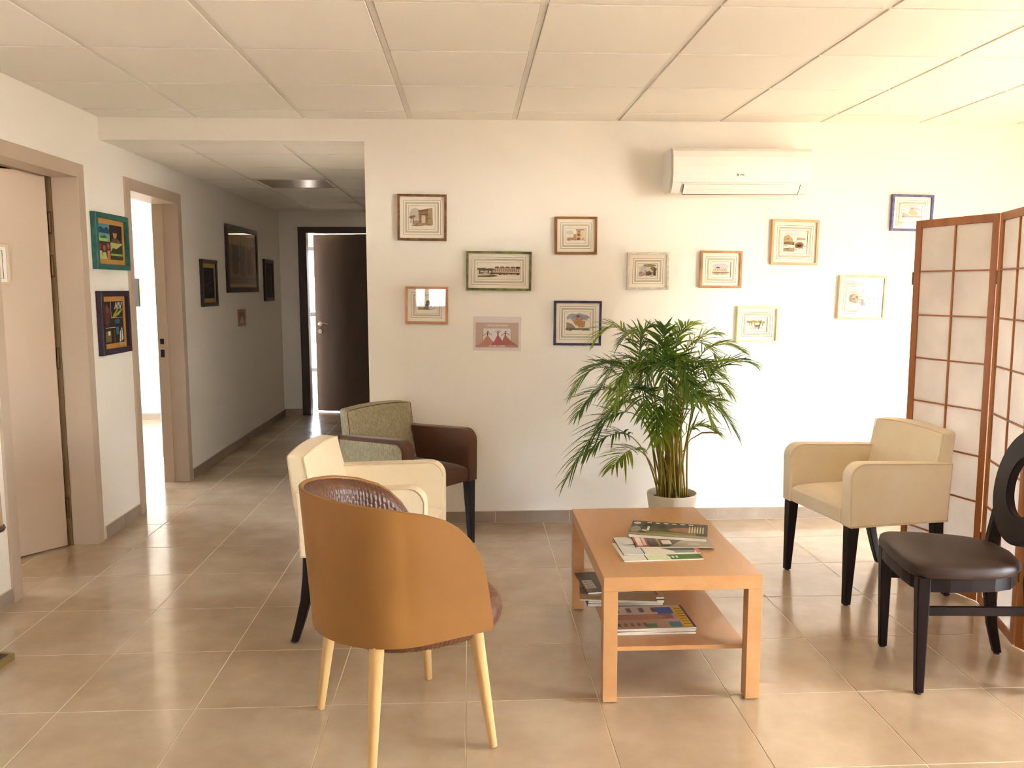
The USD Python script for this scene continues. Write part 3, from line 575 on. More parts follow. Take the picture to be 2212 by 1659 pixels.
# cabinet in the far room
cab = thing('cabinet', 'narrow white cabinet with a tall back panel and wooden feet, seen through the open doorway', 'cabinet', (-2.355, 7.10, 0))
part('body', cb(-.085, .075, -.40, .40, .10, .82, .004), white_pl2, cab)
part('back_panel', cb(-.062, .075, -.38, .40, .82, 1.30, .003), white_pl2, cab)
ow = mat('pale_oak', (206, 164, 118), .5, (190, 146, 100), scale=12, stretch=(1, 1, .1))
part('edge_strip', cb(-.070, -.058, -.392, -.378, .82, 1.30, .002), mat('strip_wood', (170, 138, 98), .5), cab)
for sx, sy in ((-.06, -.36), (.05, -.36), (-.06, .36), (.05, .36)): part('leg', loft([(sx, sy, 0, .013, .013), (sx, sy, .105, .02, .02)]), ow, cab)
#SECTION3
# ------------------------------------------------------------------ upholstered armchairs (local: facing +x, left +y)
cream = mat('cream_fabric', (240, 222, 190), .8, (233, 213, 178), scale=5, bump=.15, bscale=420, sheen=.25)
cream_seam = mat('cream_seam', (226, 204, 166), .8)
wenge = mat('wenge', (20, 9, 8), .45, (28, 13, 11), scale=14, stretch=(1, 1, .15), spec=.2)
suede = mat('brown_suede', (94, 58, 34), .85, (78, 47, 28), scale=7, bump=.15, bscale=300, sheen=.3)
tweed = mat('grey_green_tweed', (176, 166, 134), .9, (146, 136, 104), scale=150, stretch=(1, 1, .35), detail=2, bump=.5, bscale=330, ramp=(.35, .65))
glide_m = mat('glide', (60, 48, 40), .5)

def arm_profile():
    p = [(.262, .375), (-.222, .375), (-.234, .622)]
    return p+[(.205+.058*math.cos(a), .587+.056*math.sin(a)) for a in np.linspace(math.pi/2, 0, 8)]

def armchair(label, loc, rz, group, arm_m, seat_m, back_m, seam_m, outer_m=None, wid=1.0):
    t = thing('armchair', label, 'armchair', loc, (0, 0, rz), group)
    P = arm_profile()
    for s in (1, -1):
        a = part('arm', hull([(x, s*y*wid, z) for x, z in P for y in (.224, .270)], .012), arm_m, t, smooth=35)
        out = [(x, s*.2815*wid, z) for x, z in [(.266, .366)]+[(.205+.066*math.cos(q), .587+.064*math.sin(q)) for q in np.linspace(0, math.pi/2, 8)]+[(-.240, .631), (-.229, .366), (.266, .366)]]
        inn = [(x, s*.2135*wid, z) for x, _, z in out[1:-1] if z > .5]
        part('seam', cat([tube(out, .0022, 6), tube(inn, .0022, 6)]), seam_m, a)
        if outer_m:
            pan = Polygon([(.250, .366)]+[(.200+.050*math.cos(q), .582+.050*math.sin(q)) for q in np.linspace(0, math.pi/2, 8)]+[(-.236, .612), (-.228, .366)])
            y0, y1 = (.278, .2855) if s > 0 else (-.2855, -.278)
            part('outer_panel', ext_y(pan, y0*wid, y1*wid), outer_m, a, label='grey-green outer side')
    g = []
    for x in np.linspace(-.17, .24, 9):
        for y in np.linspace(-.20, .20, 9):
            e = (1-(y/.2)**2); k = min(1, (.252-x)/.09)
            g.append((x, y*wid, .434+.026*e*math.sqrt(max(0, k))+.010*math.sqrt(max(0, k))))
    part('seat', hull(g+[(x, y*wid, z) for x in (.256, -.17) for y in (-.200, .200) for z in (.376,)]+[(.258, y*wid, .43) for y in (-.2, 0, .2)], .011), seat_m, t, smooth=50)
    bk = []
    for y in np.linspace(-.232, .232, 9):
        e = .012*(1-(y/.232)**2); c = .016*(1-(y/.232)**2)
        bk += [(-.135, y*wid, .385), (-.222, y*wid*.98, .385), (-.196-c*.3, y*wid, .60), (-.226-c*.0, y*wid*.985, .752+e), (-.276-c*.5, y*wid*.975, .757+e), (-.256-c*.5, y*wid*.98, .58)]
    bb = part('backrest', hull(bk, .014), back_m, t, smooth=45)
    top = [(-.2165, y*wid, .7645+.012*(1-(y/.232)**2)) for y in np.linspace(-.243, .243, 13)]
    part('seam', cat([tube([(-.19, -.2465*wid, .60)]+top+[(-.19, .2465*wid, .60)], .0022, 6)]), seam_m, bb)
    for s in (1, -1):
        part('leg', loft([(.252, s*.250*wid, .006, .0155, .0155), (.240, s*.247*wid, .368, .026, .026)]), wenge, t)
        part('leg', loft([(-.272, s*.246*wid, .006, .0150, .0150), (-.246, s*.246*wid, .09, .0175, .017), (-.222, s*.245*wid, .18, .020, .019), (-.207, s*.244*wid, .28, .023, .021), (-.200, s*.243*wid, .368, .025, .023)]), wenge, t)
        for x in (.252, -.272): part('glide', ext_z(Point(x, s*.248*wid).buffer(.011), 0, .0065), glide_m, t)
    return t
ch = armchair('cream armchair with dark tapered legs standing in front of the folding screen', (1.894, 3.884, 0), math.degrees(math.atan2(-.087, -.508)), 'upholstered armchairs', cream, cream, cream, cream_seam)
copy_of(ch.GetPrim() if hasattr(ch, 'GetPrim') else ch, 'cream armchair seen from its side, half hidden behind the tan barrel chair', (-.42, 3.54, 0), (0, 0, -6.8))
armchair('brown suede armchair with a grey-green tweed backrest, by the corridor opening', (-.352, 4.605, 0), -42, 'upholstered armchairs', suede, suede, tweed, mat('suede_seam', (104, 66, 42), .8), outer_m=tweed, wid=.97)

# ------------------------------------------------------------------ barrel chair
barrel = thing('barrel_chair', 'tan shell barrel chair lined with woven brown leather, nearest to the camera', 'armchair', (-.225, 2.64, 0), (0, 0, 27))
shell_m = mat('shell_tan', (150, 102, 48), .45, (143, 96, 44), scale=3, spec=.4)
weave_m = mat('woven_leather', (78, 42, 22), .38, (98, 56, 32), scale=30, bump=.25, bscale=500, spec=.6)
blond = mat('blond_wood', (222, 182, 122), .5, (206, 162, 100), scale=16, stretch=(1, 1, .1))
AX, BY, XC0 = .285, .285, -.030
def plan(s):
    """s in [-1, 1] along the shell's plan curve -> x, y, nx, ny (outward)"""
    La = math.pi/2*AX; Lb = .187-XC0; L = La+Lb; d = abs(s)*L; sg = 1 if s >= 0 else -1
    if d < La:
        a = d/AX; return XC0-AX*math.cos(a), sg*BY*math.sin(a), -math.cos(a), sg*math.sin(a)
    return XC0+d-La, sg*BY, 0.0, float(sg)
RX = [-.32, -.30, -.23, -.136, -.04, .03, .066, .11, .142, .16, .175, .187]; RZ = [.824, .823, .814, .800, .778, .750, .725, .680, .630, .570, .490, .400]
def rim(x): return float(np.interp(x, RX, RZ))
def sec(s, z, off):
    x, y, nx, ny = plan(s); k = 1-.11*(.824-z)/.44
    kx = k if x < XC0 else 1.0
    return np.array([(x-XC0)*kx+XC0+nx*off, y*(1-.05*(.824-z)/.44)+ny*off, z])
ss = np.concatenate([-1+.0*0+np.array([0]), -1+np.linspace(.004, .25, 26), np.linspace(-.74, .74, 60), 1-np.linspace(.25, .004, 26), np.array([1.0])])
ZB = .386
def sheet(off, nv=14):
    return np.array([[sec(s, ZB+(rim(plan(s)[0])-ZB)*v, off) for v in np.linspace(0, 1, nv)] for s in ss])
O, I = sheet(0.0), sheet(-.013)
rimT = np.stack([O[:, -1], (O[:, -1]*.75+I[:, -1]*.25)+np.array([0, 0, .003]), (O[:, -1]*.25+I[:, -1]*.75)+np.array([0, 0, .003]), I[:, -1]], 1)
botT = np.stack([I[:, 0], O[:, 0]], 1)
sm = cat([grid(O), grid(I, True), grid(rimT), grid(botT)]); sm.merge_vertices(); sm.fix_normals()
part('shell', sm, shell_m, barrel, smooth=40)
def weave(a, b, A=.0155, B=.028, h=.0034):
    """raised staggered rectangles, a across, b along"""
    i = np.floor(a/A); fa = a/A-i; fb = b/B+.5*(i % 2); fb = fb-np.floor(fb)
    e = np.minimum(np.minimum(fa, 1-fa)*A, np.minimum(fb, 1-fb)*B)/.0042
    return h*np.sqrt(np.clip(e, 0, 1))
La = math.pi/2*AX; Lt = La+.187-XC0
sl = np.linspace(-.955, .955, 330)
prof_n = 110
rows = []
for s in sl:
    x = plan(s)[0]; top = rim(x)-.008; bot = .43
    Lp = .045*math.pi/2+max(.02, top-.045-bot); row = []
    for l in np.linspace(0, Lp, prof_n):
        q = min(l/.045, math.pi/2)
        off = -.0145-.045*math.sin(q) if q < math.pi/2 else -.0595
        z = top-.045*(1-math.cos(q)) if q < math.pi/2 else top-.045-(l-.045*math.pi/2)
        hh = float(weave(np.array(s*Lt), np.array(l+.4)))
        p = sec(s, max(z, bot), off); _, _, nx, ny = plan(s); k = math.sin(q)
        row.append(p+hh*np.array([-nx*k, -ny*k, math.cos(q)]))
    rows.append(row)
pad = grid(np.array(rows)); pad.fix_normals()
part('inner_back', pad, weave_m, barrel, smooth=True)
# the seat cushion: rounded, woven, bulging out in front
na, nb = 300, 96; rows = []
for a in np.linspace(0, 2*math.pi, na+1):
    ca, sa = math.cos(a), math.sin(a); e = 2/3.0
    R = 1/((abs(ca)/.262)**2.6+(abs(sa)/.245)**2.6)**(1/2.6); row = []
    for l in np.linspace(0, 1, nb):
        if l < .55: r = R*(1-.0)*(l/.55)*.80; z = .468-.010*(l/.55)**2; nr, nz = 0, 1
        else:
            q = (l-.55)/.45*math.pi*.93; r = R*.80+.052*math.sin(q)*(R/.25); z = .458-.058*(1-math.cos(q)); nr, nz = math.sin(q), math.cos(q)
        hh = float(weave(np.array(a*.25), np.array(l*.36)))*(1 if l > .2 else 0)
        row.append((.048+(r+hh*nr)*ca, (r+hh*nr)*sa, z+hh*nz))
    rows.append(row)
cu = grid(np.array(rows)); cu.merge_vertices(); cu.fix_normals()
part('seat_cushion', cu, weave_m, barrel, smooth=True)
part('seat_base', ext_z(Polygon([(.048+.92/((abs(math.cos(a))/.235)**3+(abs(math.sin(a))/.262)**3)**(1/3)*math.cos(a)-.02, .92/((abs(math.cos(a))/.25)**3+(abs(math.sin(a))/.262)**3)**(1/3)*math.sin(a)) for a in np.linspace(0, 2*math.pi, 60)[:-1]]), .372, .392), shell_m, barrel)
for sx, sy in ((-.205, .245), (-.205, -.245), (.190, -.262), (.205, .262)):
    tx, ty = sx*.80, sy*.82
    part('leg', tube([(tx+(sx-tx)*k, ty+(sy-ty)*k, .395*(1-k)+.004*k) for k in np.linspace(0, 1, 6)], np.linspace(.023, .0125, 6), 20), blond, barrel, smooth=40)

# ------------------------------------------------------------------ dark chair with the ring back
ringc = thing('ring_back_chair', 'dark brown chair with a ring-shaped back and padded leather seat, cut by the right edge', 'chair', (1.802, 2.930, 0), (0, 0, math.degrees(math.atan2(.16, -.985))))
leather = mat('dark_leather', (50, 30, 20), .45, (44, 26, 18), scale=3, bump=.12, bscale=260, spec=.4)
def seat_outline(k=1.0):
    left = [(.25, 0), (.249, .10), (.243, .165), (.228, .203), (.198, .226), (.12, .228), (.04, .218), (-.05, .200), (-.12, .166), (-.162, .11), (-.178, 0)]
    return np.array(left+[(x, -y) for x, y in left[-2:0:-1]])*k
so = seat_outline(); cx0 = np.array([.06, 0])
lev = []
for sc_, z in ((.955, .424), (.990, .432), (1.0, .446), (.985, .460), (.94, .469), (.80, .476), (.5, .481), (.2, .483)):
    lev += [(*((p-cx0)*sc_+cx0), z) for p in so]
part('seat', hp(lev), leather, ringc, smooth=38)
fo = Polygon([((p-cx0)*.93+cx0) for p in so])
part('apron', ext_z(fo.difference(fo.buffer(-.022)), .376, .426), wenge, ringc)
for s in (1, -1):
    part('leg', loft([(.198, s*.198, .008, .0145, .0145), (.203, s*.196, .376, .0215, .0215), (.203, s*.196, .426, .0215, .0215)]), wenge, ringc)
    part('leg', loft([(-.225, s*.176, .008, .015, .0125), (-.198, s*.172, .12, .018, .014), (-.180, s*.168, .26, .0205, .0155), (-.172, s*.160, .40, .0225, .0165), (-.178, s*.158, .48, .0225, .0165), (-.196, s*.168, .575, .019, .0165), (-.204, s*.176, .62, .012, .014)]), wenge, ringc)
    part('stretcher', hp([(x, s*y+d, z) for x, y in ((.195, .197), (-.176, .165)) for d in (-.008, .008) for z in (.288, .318)]), wenge, ringc)
    for x, y in ((.198, .198), (-.225, .176)): part('glide', ext_z(Point(x, s*y).buffer(.0115), 0, .009), glide_m, ringc)
rg = Point(0, 0).buffer(.215, 48).difference(Point(0, 0).buffer(.112, 48))
rm = trimesh.util.concatenate([ext(rg.buffer(-.003), .030), ext(rg, .024)]); rm.apply_translation((0, 0, -.015)); v = rm.vertices; v[len(ext(rg.buffer(-.003), .030).vertices):, 2] += .003
rm.vertices = np.stack([-v[:, 2], v[:, 0], v[:, 1]], 1)          # disc normal along x
rm.fix_normals()
rm.apply_transform(trimesh.transformations.rotation_matrix(math.radians(-11), (0, 1, 0))); rm.apply_translation((-.214, 0, .705))
part('back_ring', rm, wenge, ringc, smooth=30)

# ------------------------------------------------------------------ coffee table
tb = thing('coffee_table', 'low wooden coffee table with square legs and a lower shelf', 'coffee table', (.722, 3.20, 0))
def woodgrain(name, c1, c2, st): return mat(name, c1, .38, c2, scale=22, stretch=st, detail=5, ramp=(.35, .7), spec=.5, coat=.6)
top_m = woodgrain('table_oak', (194, 142, 92), (180, 127, 78), (.35, .04, .6)); leg_m = woodgrain('table_leg_oak', (136, 78, 42), (122, 66, 34), (.6, .6, .05)); shelf_m = woodgrain('shelf_oak', (172, 112, 58), (158, 98, 48), (.35, .04, .6))
part('tabletop', cb(-.275, .275, -.45, .45, .400, .450, .0012), top_m, tb)
for sx in (1, -1):
    for sy in (1, -1):
        part('leg', cb(sx*.250-.0248, sx*.250+.0248, sy*.425-.0248, sy*.425+.0248, .004, .400, .0012), top_m, tb)
        part('foot_pad', bx(sx*.25-.018, sx*.25+.018, sy*.425-.018, sy*.425+.018, 0, .004), glide_m, tb)
part('shelf', cb(-.235, .235, -.414, .414, .172, .188, .001), top_m, tb)
for sx in (1, -1):
    for sy in (1, -1): part('shelf_pin', bx(sx*.236-.010, sx*.236+.010, sy*.404-.006, sy*.404+.006, .164, .172), steel_m, tb)

# ------------------------------------------------------------------ magazines
def flat_up(polys, z0, dz=.00012):
    m, c = flat(polys, 0.0, dz); v = m.vertices.copy(); m.vertices = np.stack([v[:, 0], v[:, 2], z0-v[:, 1]], 1); return m, c
paper_m = mat('magazine_paper', (226, 212, 188), .7); cover_edge = mat('magazine_spine', (60, 48, 40), .6)
def magazine(label, x, y, z, rz, w, h, t, art, group, edge=None, tilt=(0, 0)):
    m = thing('magazine', label, 'magazine', (x, y, z), (tilt[0], tilt[1], rz), group)
    part('pages', bx(-w/2+.001, w/2-.002, -h/2+.001, h/2-.001, .0004, t-.0004), paper_m, m)
    part('back_cover', bx(-w/2, w/2, -h/2, h/2, 0, .0005), edge or cover_edge, m)
    part('spine', bx(-w/2-.0004, -w/2+.001, -h/2, h/2, .0002, t), edge or cover_edge, m)
    part('front_cover', bx(-w/2, w/2, -h/2, h/2, t-.0005, t), edge or cover_edge, m)
    polys = [(affinity.scale(g, w, h, origin=(0, 0)).intersection(sbox(-w/2, -h/2, w/2, h/2)), c) for g, c in art]
    v, c = flat_up(polys, t+.0001); part('cover_print', v, printed('glossy_print', .3, .3), m, tint=c)
    return m
full = rect(-.5, -.5, .5, .5)
GT, GS = 'magazines on the tabletop', 'magazines on the lower shelf'
Z0 = .4502
magazine('green and white magazine, lowest of the four on the tabletop', .688, 3.022, Z0, 2.5, .292, .212, .0035, [(full, (222, 214, 200)), (rect(-.12, -.5, .5, .5), (92, 134, 44)), (Polygon([(-.2, -.5), (-.2, .5), (.02, .5), (.1, -.5)]), (214, 220, 176)), (rect(.1, -.45, .5, -.25), (66, 102, 32)), (rect(-.21, -.5, -.195, .5), (70, 66, 60))]+[(rect(.02+.05*k, -.42, .05+.05*k, -.32), (226, 232, 210)) for k in range(4)], GT, edge=mat('white_cover', (214, 206, 192), .5))
magazine('pale grey magazine with a dark leaf cover, second from the bottom of the tabletop pile', .700, 3.082, Z0+.0037, 1.0, .292, .212, .0035, [(full, (206, 206, 200)), (Polygon([(-.2, -.5), (-.2, .2), (.5, .5), (.5, -.5)]), (226, 216, 190)), (Polygon([(-.05, -.1), (.15, -.36), (.5, -.36), (.5, .5), (-.05, .5)]), (62, 66, 34)), (rect(.16, -.46, .42, -.34), (132, 134, 136)), (rect(.44, -.5, .5, -.2), (196, 112, 96)), (Polygon([(-.42, .02), (-.1, .12), (-.1, -.02)]), (104, 102, 98)), (rect(-.24, -.5, -.225, .5), (60, 58, 56))], GT, edge=mat('dark_cover', (46, 40, 36), .5))
magazine('dark brown magazine with a red and white corner, third in the tabletop pile', .768, 3.146, Z0+.0074, -3.0, .292, .212, .004, [(full, (64, 48, 30)), (rect(-.5, -.5, -.32, .5), (150, 52, 40)), (rect(-.47, -.44, -.40, .2), (222, 206, 190)), (rect(-.39, -.40, -.35, .3), (214, 190, 170)), (Polygon([(-.08, -.5), (.2, .0), (.5, .1), (.5, -.5)]), (158, 146, 124)), (rect(-.14, -.36, -.02, -.12), (206, 192, 166)), (rect(-.2, -.46, -.17, 0), (150, 118, 56)), (blob(.26, -.36, .08, .05, 4), (190, 176, 150))], GT, edge=mat('dark_cover', (46, 40, 36), .5))
magazine('thick dark olive magazine with small white headings, topmost of the tabletop pile', .782, 3.226, Z0+.0116, -16.5, .300, .196, .012, [(full, (72, 62, 38)), (rect(-.5, .1, .5, .5), (52, 46, 30)), (blob(.2, .0, .2, .18, 6), (146, 92, 58)), (rect(-.3, -.36, .36, -.2), (128, 118, 40)), (rect(-.5, -.5, .5, -.36), (158, 144, 116)), (blob(-.43, .34, .05, .09, 3, rough=.05), (220, 196, 190)), (blob(-.43, -.12, .07, .22, 9), (140, 126, 104))]+[(rect(-.3+.11*k, .36, -.24+.11*k, .42), (226, 216, 196)) for k in range(6)]+[(rect(.26+.035*k, -.2, .275+.035*k, .25), (214, 196, 150)) for k in range(6)]+[(rect(-.28, -.2, -.25, .1), (222, 214, 196)), (rect(-.34, -.24, -.28, -.16), (222, 214, 196))], GT, edge=mat('dark_cover', (46, 40, 36), .5))
S0 = .1882
yel = [(full, (186, 150, 122)), (rect(-.5, .1, .5, .5), (206, 182, 160)), (rect(-.5, -.1, .3, .12), (150, 92, 70)), (blob(-.1, .0, .3, .12, 5), (176, 118, 90)), (rect(.14, .12, .34, .42), (66, 92, 150)), (rect(.36, -.44, .47, .44), (226, 178, 36)), (rect(.20, -.46, .34, -.24), (92, 140, 138)), (rect(.47, -.5, .5, .5), (52, 50, 80)), (rect(-.1, -.46, .04, -.3), (110, 126, 84))]
yel += [(rect(.375+.0, -.36+.11*k, .46, -.32+.11*k), (150, 104, 24)) for k in range(7)]+[(rect(-.4+.16*k, .2, -.34+.16*k, .4), (92, 76, 66)) for k in range(4)]+[(rect(-.44+.08*k, -.42, -.40+.08*k, -.28), (112, 84, 70)) for k in range(5)]
magazine('magazine with a yellow lettered band, on top of the front pile on the lower shelf', .655, 2.985, S0+.0192, 1.5, .300, .212, .005, yel, GS, edge=mat('white_cover', (214, 206, 192), .5))
for k, (dx, rz) in enumerate(((.004, -1.0), (-.006, 3.0), (.002, 0.5))):
    magazine(('thick cream-edged magazine right under the yellow lettered one on the lower shelf', 'middle magazine of the front pile on the lower shelf, turned slightly askew', 'lowest magazine of the front pile, flat on the lower shelf')[k], .655+dx, 2.988, S0+.0128-.0064*k, rz, .298, .211, .0062, [(full, (150, 112, 92))], GS, edge=mat('white_cover', (214, 206, 192), .5))
red = [(full, (58, 26, 22)), (rect(.2, -.5, .5, .5), (196, 150, 120)), (rect(.24, -.4, .44, .3), (160, 62, 50)), (rect(-.5, -.4, -.1, .3), (128, 104, 74)), (blob(.05, 0, .16, .2, 4), (112, 44, 36))]
magazine('dark magazine with a red panel, topmost of the rear pile on the lower shelf', .602, 3.265, S0+.0240, 2.0, .300, .212, .008, red, GS)
magazine('dark-spined magazine below the red panelled one in the rear pile of the shelf', .606, 3.262, S0+.0120, -1.5, .300, .212, .0116, [(full, (46, 30, 30))], GS)
magazine('black magazine lying lowest in the rear pile of the shelf', .600, 3.266, S0+.0, .5, .300, .212, .0116, [(full, (30, 26, 40))], GS)
bar = [(full, (76, 50, 34)), (rect(-.48, -.30, -.36, .10), (222, 210, 190)), (rect(-.5, .2, .5, .5), (60, 40, 28))]+[(rect(-.47, -.28+.045*k, -.37, -.26+.045*k), (50, 40, 34)) for k in range(8)]
magazine('brown magazine with a barcode sticking out past the left side of the table', .612, 3.330, S0+.0370, 6.0, .335, .235, .006, bar, GS)
magazine('tan magazine poking out at the left of the shelf, nearer than the barcode one', .578, 3.225, S0+.0322, -7.0, .298, .20, .0045, [(full, (150, 114, 76)), (rect(-.5, -.2, -.2, .2), (92, 64, 44))], GS, edge=mat('tan_cover', (178, 150, 112), .5))

# ------------------------------------------------------------------ folding screen with paper panes
scr = thing('folding_screen', 'folding screen of orange-brown wooden lattice with white paper panes, at the right edge', 'folding screen', (2.30, 3.59, 0))
cedar = mat('screen_wood', (176, 110, 54), .45, (152, 88, 40), scale=14, stretch=(1, 1, .08), detail=4)
npaper = {'p': ('principled_bsdf', {'roughness': .9}), 't': ('translucent_bsdf', {}), 'm': ('mix_closure', {'fac': .40}), 'g': ('geometry', {}), 'n': ('noise_texture', {'scale': 7.0, 'detail': 6.0}), 'r': ('rgb_ramp', {'ramp': [(.3, lin((214, 208, 202))), (.7, lin((228, 222, 216)))]})}
paper = usdkit.material(stage, '/World/Looks/rice_paper', npaper, [('g.position', 'n.vector'), ('n.fac', 'r.fac'), ('r.color', 'p.base_color'), ('r.color', 't.color'), ('p.BSDF', 'm.closure1'), ('t.BSDF', 'm.closure2')], surface='m.closure')
def screen_panel(a, b, z0=.006, z1=1.747):
    L = math.hypot(b[0]-a[0], b[1]-a[1]); ang = math.atan2(b[1]-a[1], b[0]-a[0])
    T = trimesh.transformations.translation_matrix((a[0]-2.30, a[1]-3.59, 0)) @ trimesh.transformations.rotation_matrix(ang, (0, 0, 1))
    def put(n, m, mt, par=scr, **k):
        m = m.copy(); m.apply_transform(T); return part(n, m, mt, par, **k)
    w, d = .036, .0095
    put('frame', cat([cb(.001, w, -d, d, z0, z1, .0015), cb(L-w, L-.001, -d, d, z0, z1, .0015), cb(w, L-w, -d, d, z1-w, z1, .0015), cb(w, L-w, -d, d, z0, z0+w, .0015)]), cedar)
    zz = np.linspace(z0+w, z1-w, 9); xm = L/2
    put('lattice_bar', bx(xm-.0035, xm+.0035, -.0078, .0078, z0+w, z1-w), cedar)
    for z in zz[1:-1]: put('lattice_bar', bx(w, L-w, -.0072, .0072, z-.0035, z+.0035), cedar)
    for k in range(8):
        for e, g in ((w, xm-.0035), (xm+.0035, L-w)):
            put('paper_pane', bx(e+.0003, g-.0003, -.0006, .0006, zz[k]+.0035*(k > 0), zz[k+1]-.0035*(k < 7)), paper)
    return T
P0, P1, P2, P3 = (2.174, 4.053), (2.30, 3.592), (2.163, 3.125), (2.29, 2.66)
screen_panel((2.302, 3.598), P0); screen_panel((2.303, 3.588), P2); screen_panel((2.165, 3.119), P3)
def hinge(x, y, z):
    part('hinge', cat([trimesh.creation.cylinder(.0045, .06, sections=10, transform=trimesh.transformations.translation_matrix((x-2.30, y-3.59, z)))]), hinge_m, scr)
for z in (1.47, .3): hinge(2.297, 3.593, z); hinge(2.170, 4.060, z); hinge(2.158, 3.118, z)

# ------------------------------------------------------------------ potted palm
plant = thing('potted_palm', 'bushy green areca palm in a white pot against the back wall', 'plant', (1.133, 4.62, 0))
part('pot', lathe([(0, 0), (.100, 0), (.104, .006), (.139, .262), (.140, .277), (.138, .2785), (.134, .277), (.130, .25), (.128, .235), (0, .235)], 56), mat('white_pot', (236, 228, 214), .4), plant, smooth=40)
ra = np.random.default_rng(3)
so_ = blob(0, 0, .1275, .1275, 3, 40, .01); part('soil', lathe([(0, .236), (.04, .252), (.09, .250), (.1285, .238)], 40), mat('soil', (52, 34, 24), .95, (34, 22, 16), scale=90, bump=.8, bscale=200), plant)
leaf1 = mat('palm_leaf', (62, 98, 20), .40, (98, 130, 32), scale=7, trans=.28); leaf2 = mat('palm_leaf_bright', (118, 146, 32), .40, (150, 166, 48), scale=7, trans=.32); cane_m = mat('palm_cane', (176, 158, 52), .5, (126, 104, 36), scale=5, detail=4); dry_m = mat('dry_leaf', (128, 84, 40), .7)
EXPL = [(.819, 1.204, .669, 1.143, 4.5), (.716, .993, .560, .859, 4.55), (.719, .884, .562, .749, 4.4), (.742, .701, .516, .376, 4.5), (.774, .644, .596, .546, 4.35), (.857, .561, .736, .488, 4.3), (.827, .986, .647, .961, 4.75),
        (.931, 1.118, .980, 1.211, 4.55), (1.09, 1.10, 1.112, 1.204, 4.8), (1.14, 1.101, 1.18, 1.182, 4.6), (1.224, 1.112, 1.337, 1.174, 4.5), (1.315, 1.098, 1.498, 1.072, 4.55), (1.402, .992, 1.592, .996, 4.65), (1.291, .911, 1.411, .854, 4.45), (1.352, .797, 1.44, .721, 4.7), (1.262, .654, 1.378, .613, 4.6),
        (.942, 1.168, .838, 1.108, 4.7), (1.003, 1.031, 1.03, .844, 4.25), (.918, .895, .882, .765, 4.2), (1.112, 1.002, 1.165, .807, 4.3), (.843, .999, .748, .804, 4.35), (.855, .793, .702, .652, 4.6), (1.169, 1.123, 1.303, 1.217, 4.85)]
for k in range(24):
    a = ra.uniform(0, 2*math.pi); hh = ra.uniform(.72, 1.14); rr = ra.uniform(.10, .26)
    mx, my = 1.09+rr*math.cos(a), 4.58+.8*rr*math.sin(a); tx, ty = 1.09+(rr+.16)*math.cos(a), 4.58+.8*(rr+.14)*math.sin(a)
    EXPL.append((mx, hh, tx, hh+ra.uniform(-.22, .05), min(ty, 4.84), min(my, 4.82)))
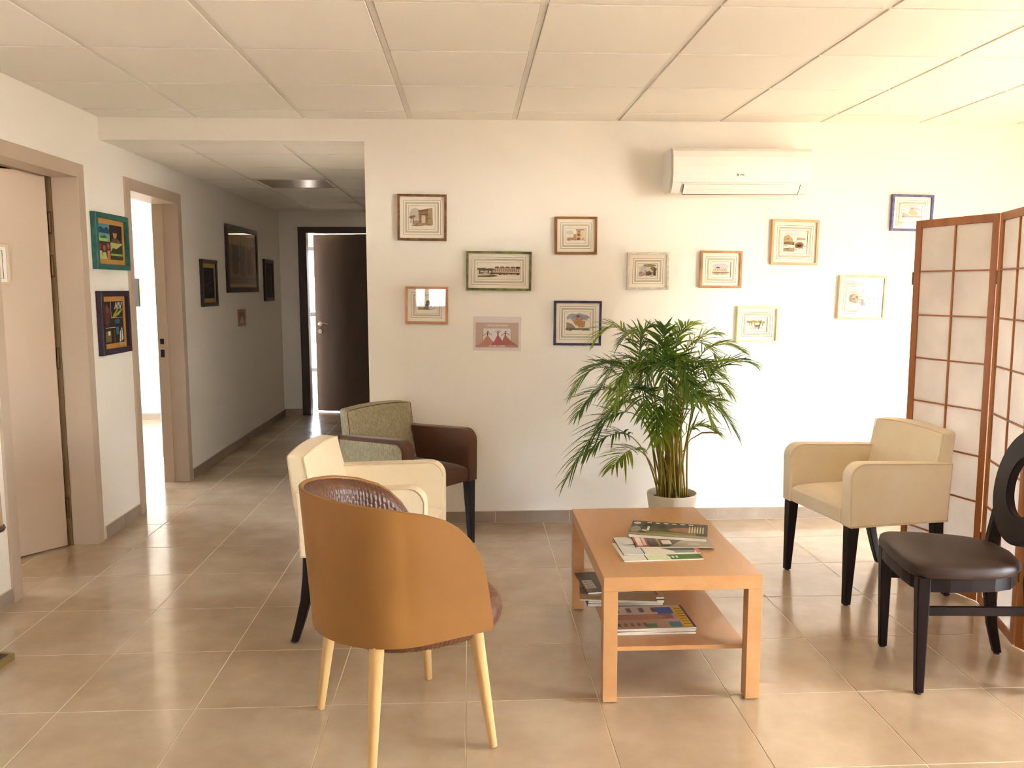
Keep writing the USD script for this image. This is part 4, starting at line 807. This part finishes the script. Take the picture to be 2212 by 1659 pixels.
def frond(k, mx, mz, tx, tz, ty, my=None):
    b = np.array([ra.uniform(-.08, .08), ra.uniform(-.07, .06), .240])
    my = (4.62+(ty-4.62)*.6) if my is None else my
    mid = np.array([mx-1.133, my-4.62, mz]); tip = np.array([tx-1.133, ty-4.62, tz]); t0 = .70
    c = (mid-(1-t0)**2*b-t0**2*tip)/(2*t0*(1-t0))
    B = lambda t: (1-t)**2*b+2*t*(1-t)*c+t*t*tip
    ts = np.linspace(0, 1, 22); pts = np.array([B(t) for t in ts])
    lm = leaf2 if (mx > 1.14 and k % 3) or k % 5 == 0 else leaf1
    if k == 15: lm = dry_m if False else leaf2
    ts0 = .54
    V, Fc = [], []
    n = 18 if k < 23 else 16
    S = np.cross(B(.9)-B(.6), [0, 0, 1.0]); S /= np.linalg.norm(S)+1e-9
    fl = np.linalg.norm(tip-B(ts0))
    for i, t in enumerate(np.linspace(ts0, .985, n)):
        o = B(t); T = B(min(1, t+.02))-B(t-.02); T /= np.linalg.norm(T); U = np.cross(S, T); U /= np.linalg.norm(U)
        if U[2] < 0: U = -U
        q = (t-ts0)/(1-ts0); Ln = (.09+.115*math.sin(math.pi*min(1, q*.9+.16)))*ra.uniform(.85, 1.15)*min(1.15, .55+fl)
        for sg in (1, -1):
            d = T*(.55+.5*q)+S*sg*(.85-.35*q)+U*ra.uniform(.12, .40); d += ra.normal(0, .10, 3); d /= np.linalg.norm(d)
            wv = np.cross(d, U+.2*S*sg); wv /= np.linalg.norm(wv); m0 = len(V); w0 = .0062*ra.uniform(.85, 1.2)
            drp = ra.uniform(.10, .50)
            for j, e in enumerate((0, .18, .42, .68, .88, 1.0)):
                p = o+d*Ln*e+np.array([0, 0, -1])*Ln*drp*e*e
                wd = w0*(.35, .9, 1.0, .72, .36, .03)[j]
                fold = U*wd*.35
                V += [p-wv*wd+fold, p, p+wv*wd+fold]
                if j: a = m0+3*(j-1); Fc += [(a, a+1, a+4), (a, a+4, a+3), (a+1, a+2, a+5), (a+1, a+5, a+4)]
    V = np.array(V); V[:, 1] = np.minimum(V[:, 1], 5.022-4.62)
    ra_ = tube(pts[9:], np.linspace(.0026, .0009, len(pts)-9), 5)
    f = part('frond', cat([trimesh.Trimesh(V, Fc, process=False), ra_]), lm, plant, smooth=False)
    part('stem', tube(pts[:11], np.linspace(.0058, .0028, 11), 6), cane_m, f, smooth=True)
for k, e in enumerate(EXPL): frond(k, *e)
dl = np.array([(x, y, z) for x, y, z in ((.045, -.02, .50), (.09, -.035, .585), (.15, -.05, .625), (.20, -.055, .628), (.265, -.06, .618))]);
part('dry_leaf', tube(dl, [.0022, .0024, .004, .005, .001], 5), dry_m, plant, label='withered brown leaflet at the lower right')

# ------------------------------------------------------------------ stand at the left edge
st = thing('floor_stand', 'floor stand with wood-rimmed dark base plate and hanging tan grip, at the left edge', 'stand', (-2.0, 3.24, 0), (0, 0, 0))
T = lambda p: (p[0]+2.0, p[1]-3.24)
bp = Polygon([T(p) for p in ((-1.775, 3.222), (-1.80, 3.05), (-2.03, 3.09), (-2.0, 3.262))])
part('base_plate', ext_z(bp.buffer(-.012), .006, .022), mat('stand_dark', (44, 40, 26), .5), st)
part('base_rim', ext_z(bp.difference(bp.buffer(-.012)), 0, .026), mat('stand_wood', (140, 116, 70), .5), st)
part('post', tube([(.045, -.075, .02), (.045, -.075, .66), (.05, -.06, .70), (.08, .01, .715), (.111, .10, .70), (.113, .118, .66)], .012, 12), mat('stand_wood', (140, 116, 70), .5), st, smooth=40)
part('grip', tube([(.113, .118, .665), (.113, .118, .648), (.113, .118, .50), (.113, .118, .492)], [.012, .024, .026, .024], 20), mat('grip_tan', (196, 160, 126), .5), st, smooth=40)
part('grip_cap', tube([(.113, .118, .494), (.113, .118, .482), (.113, .118, .470)], [.031, .035, .028], 20), mat('grip_cap', (84, 58, 36), .45), st, smooth=40)
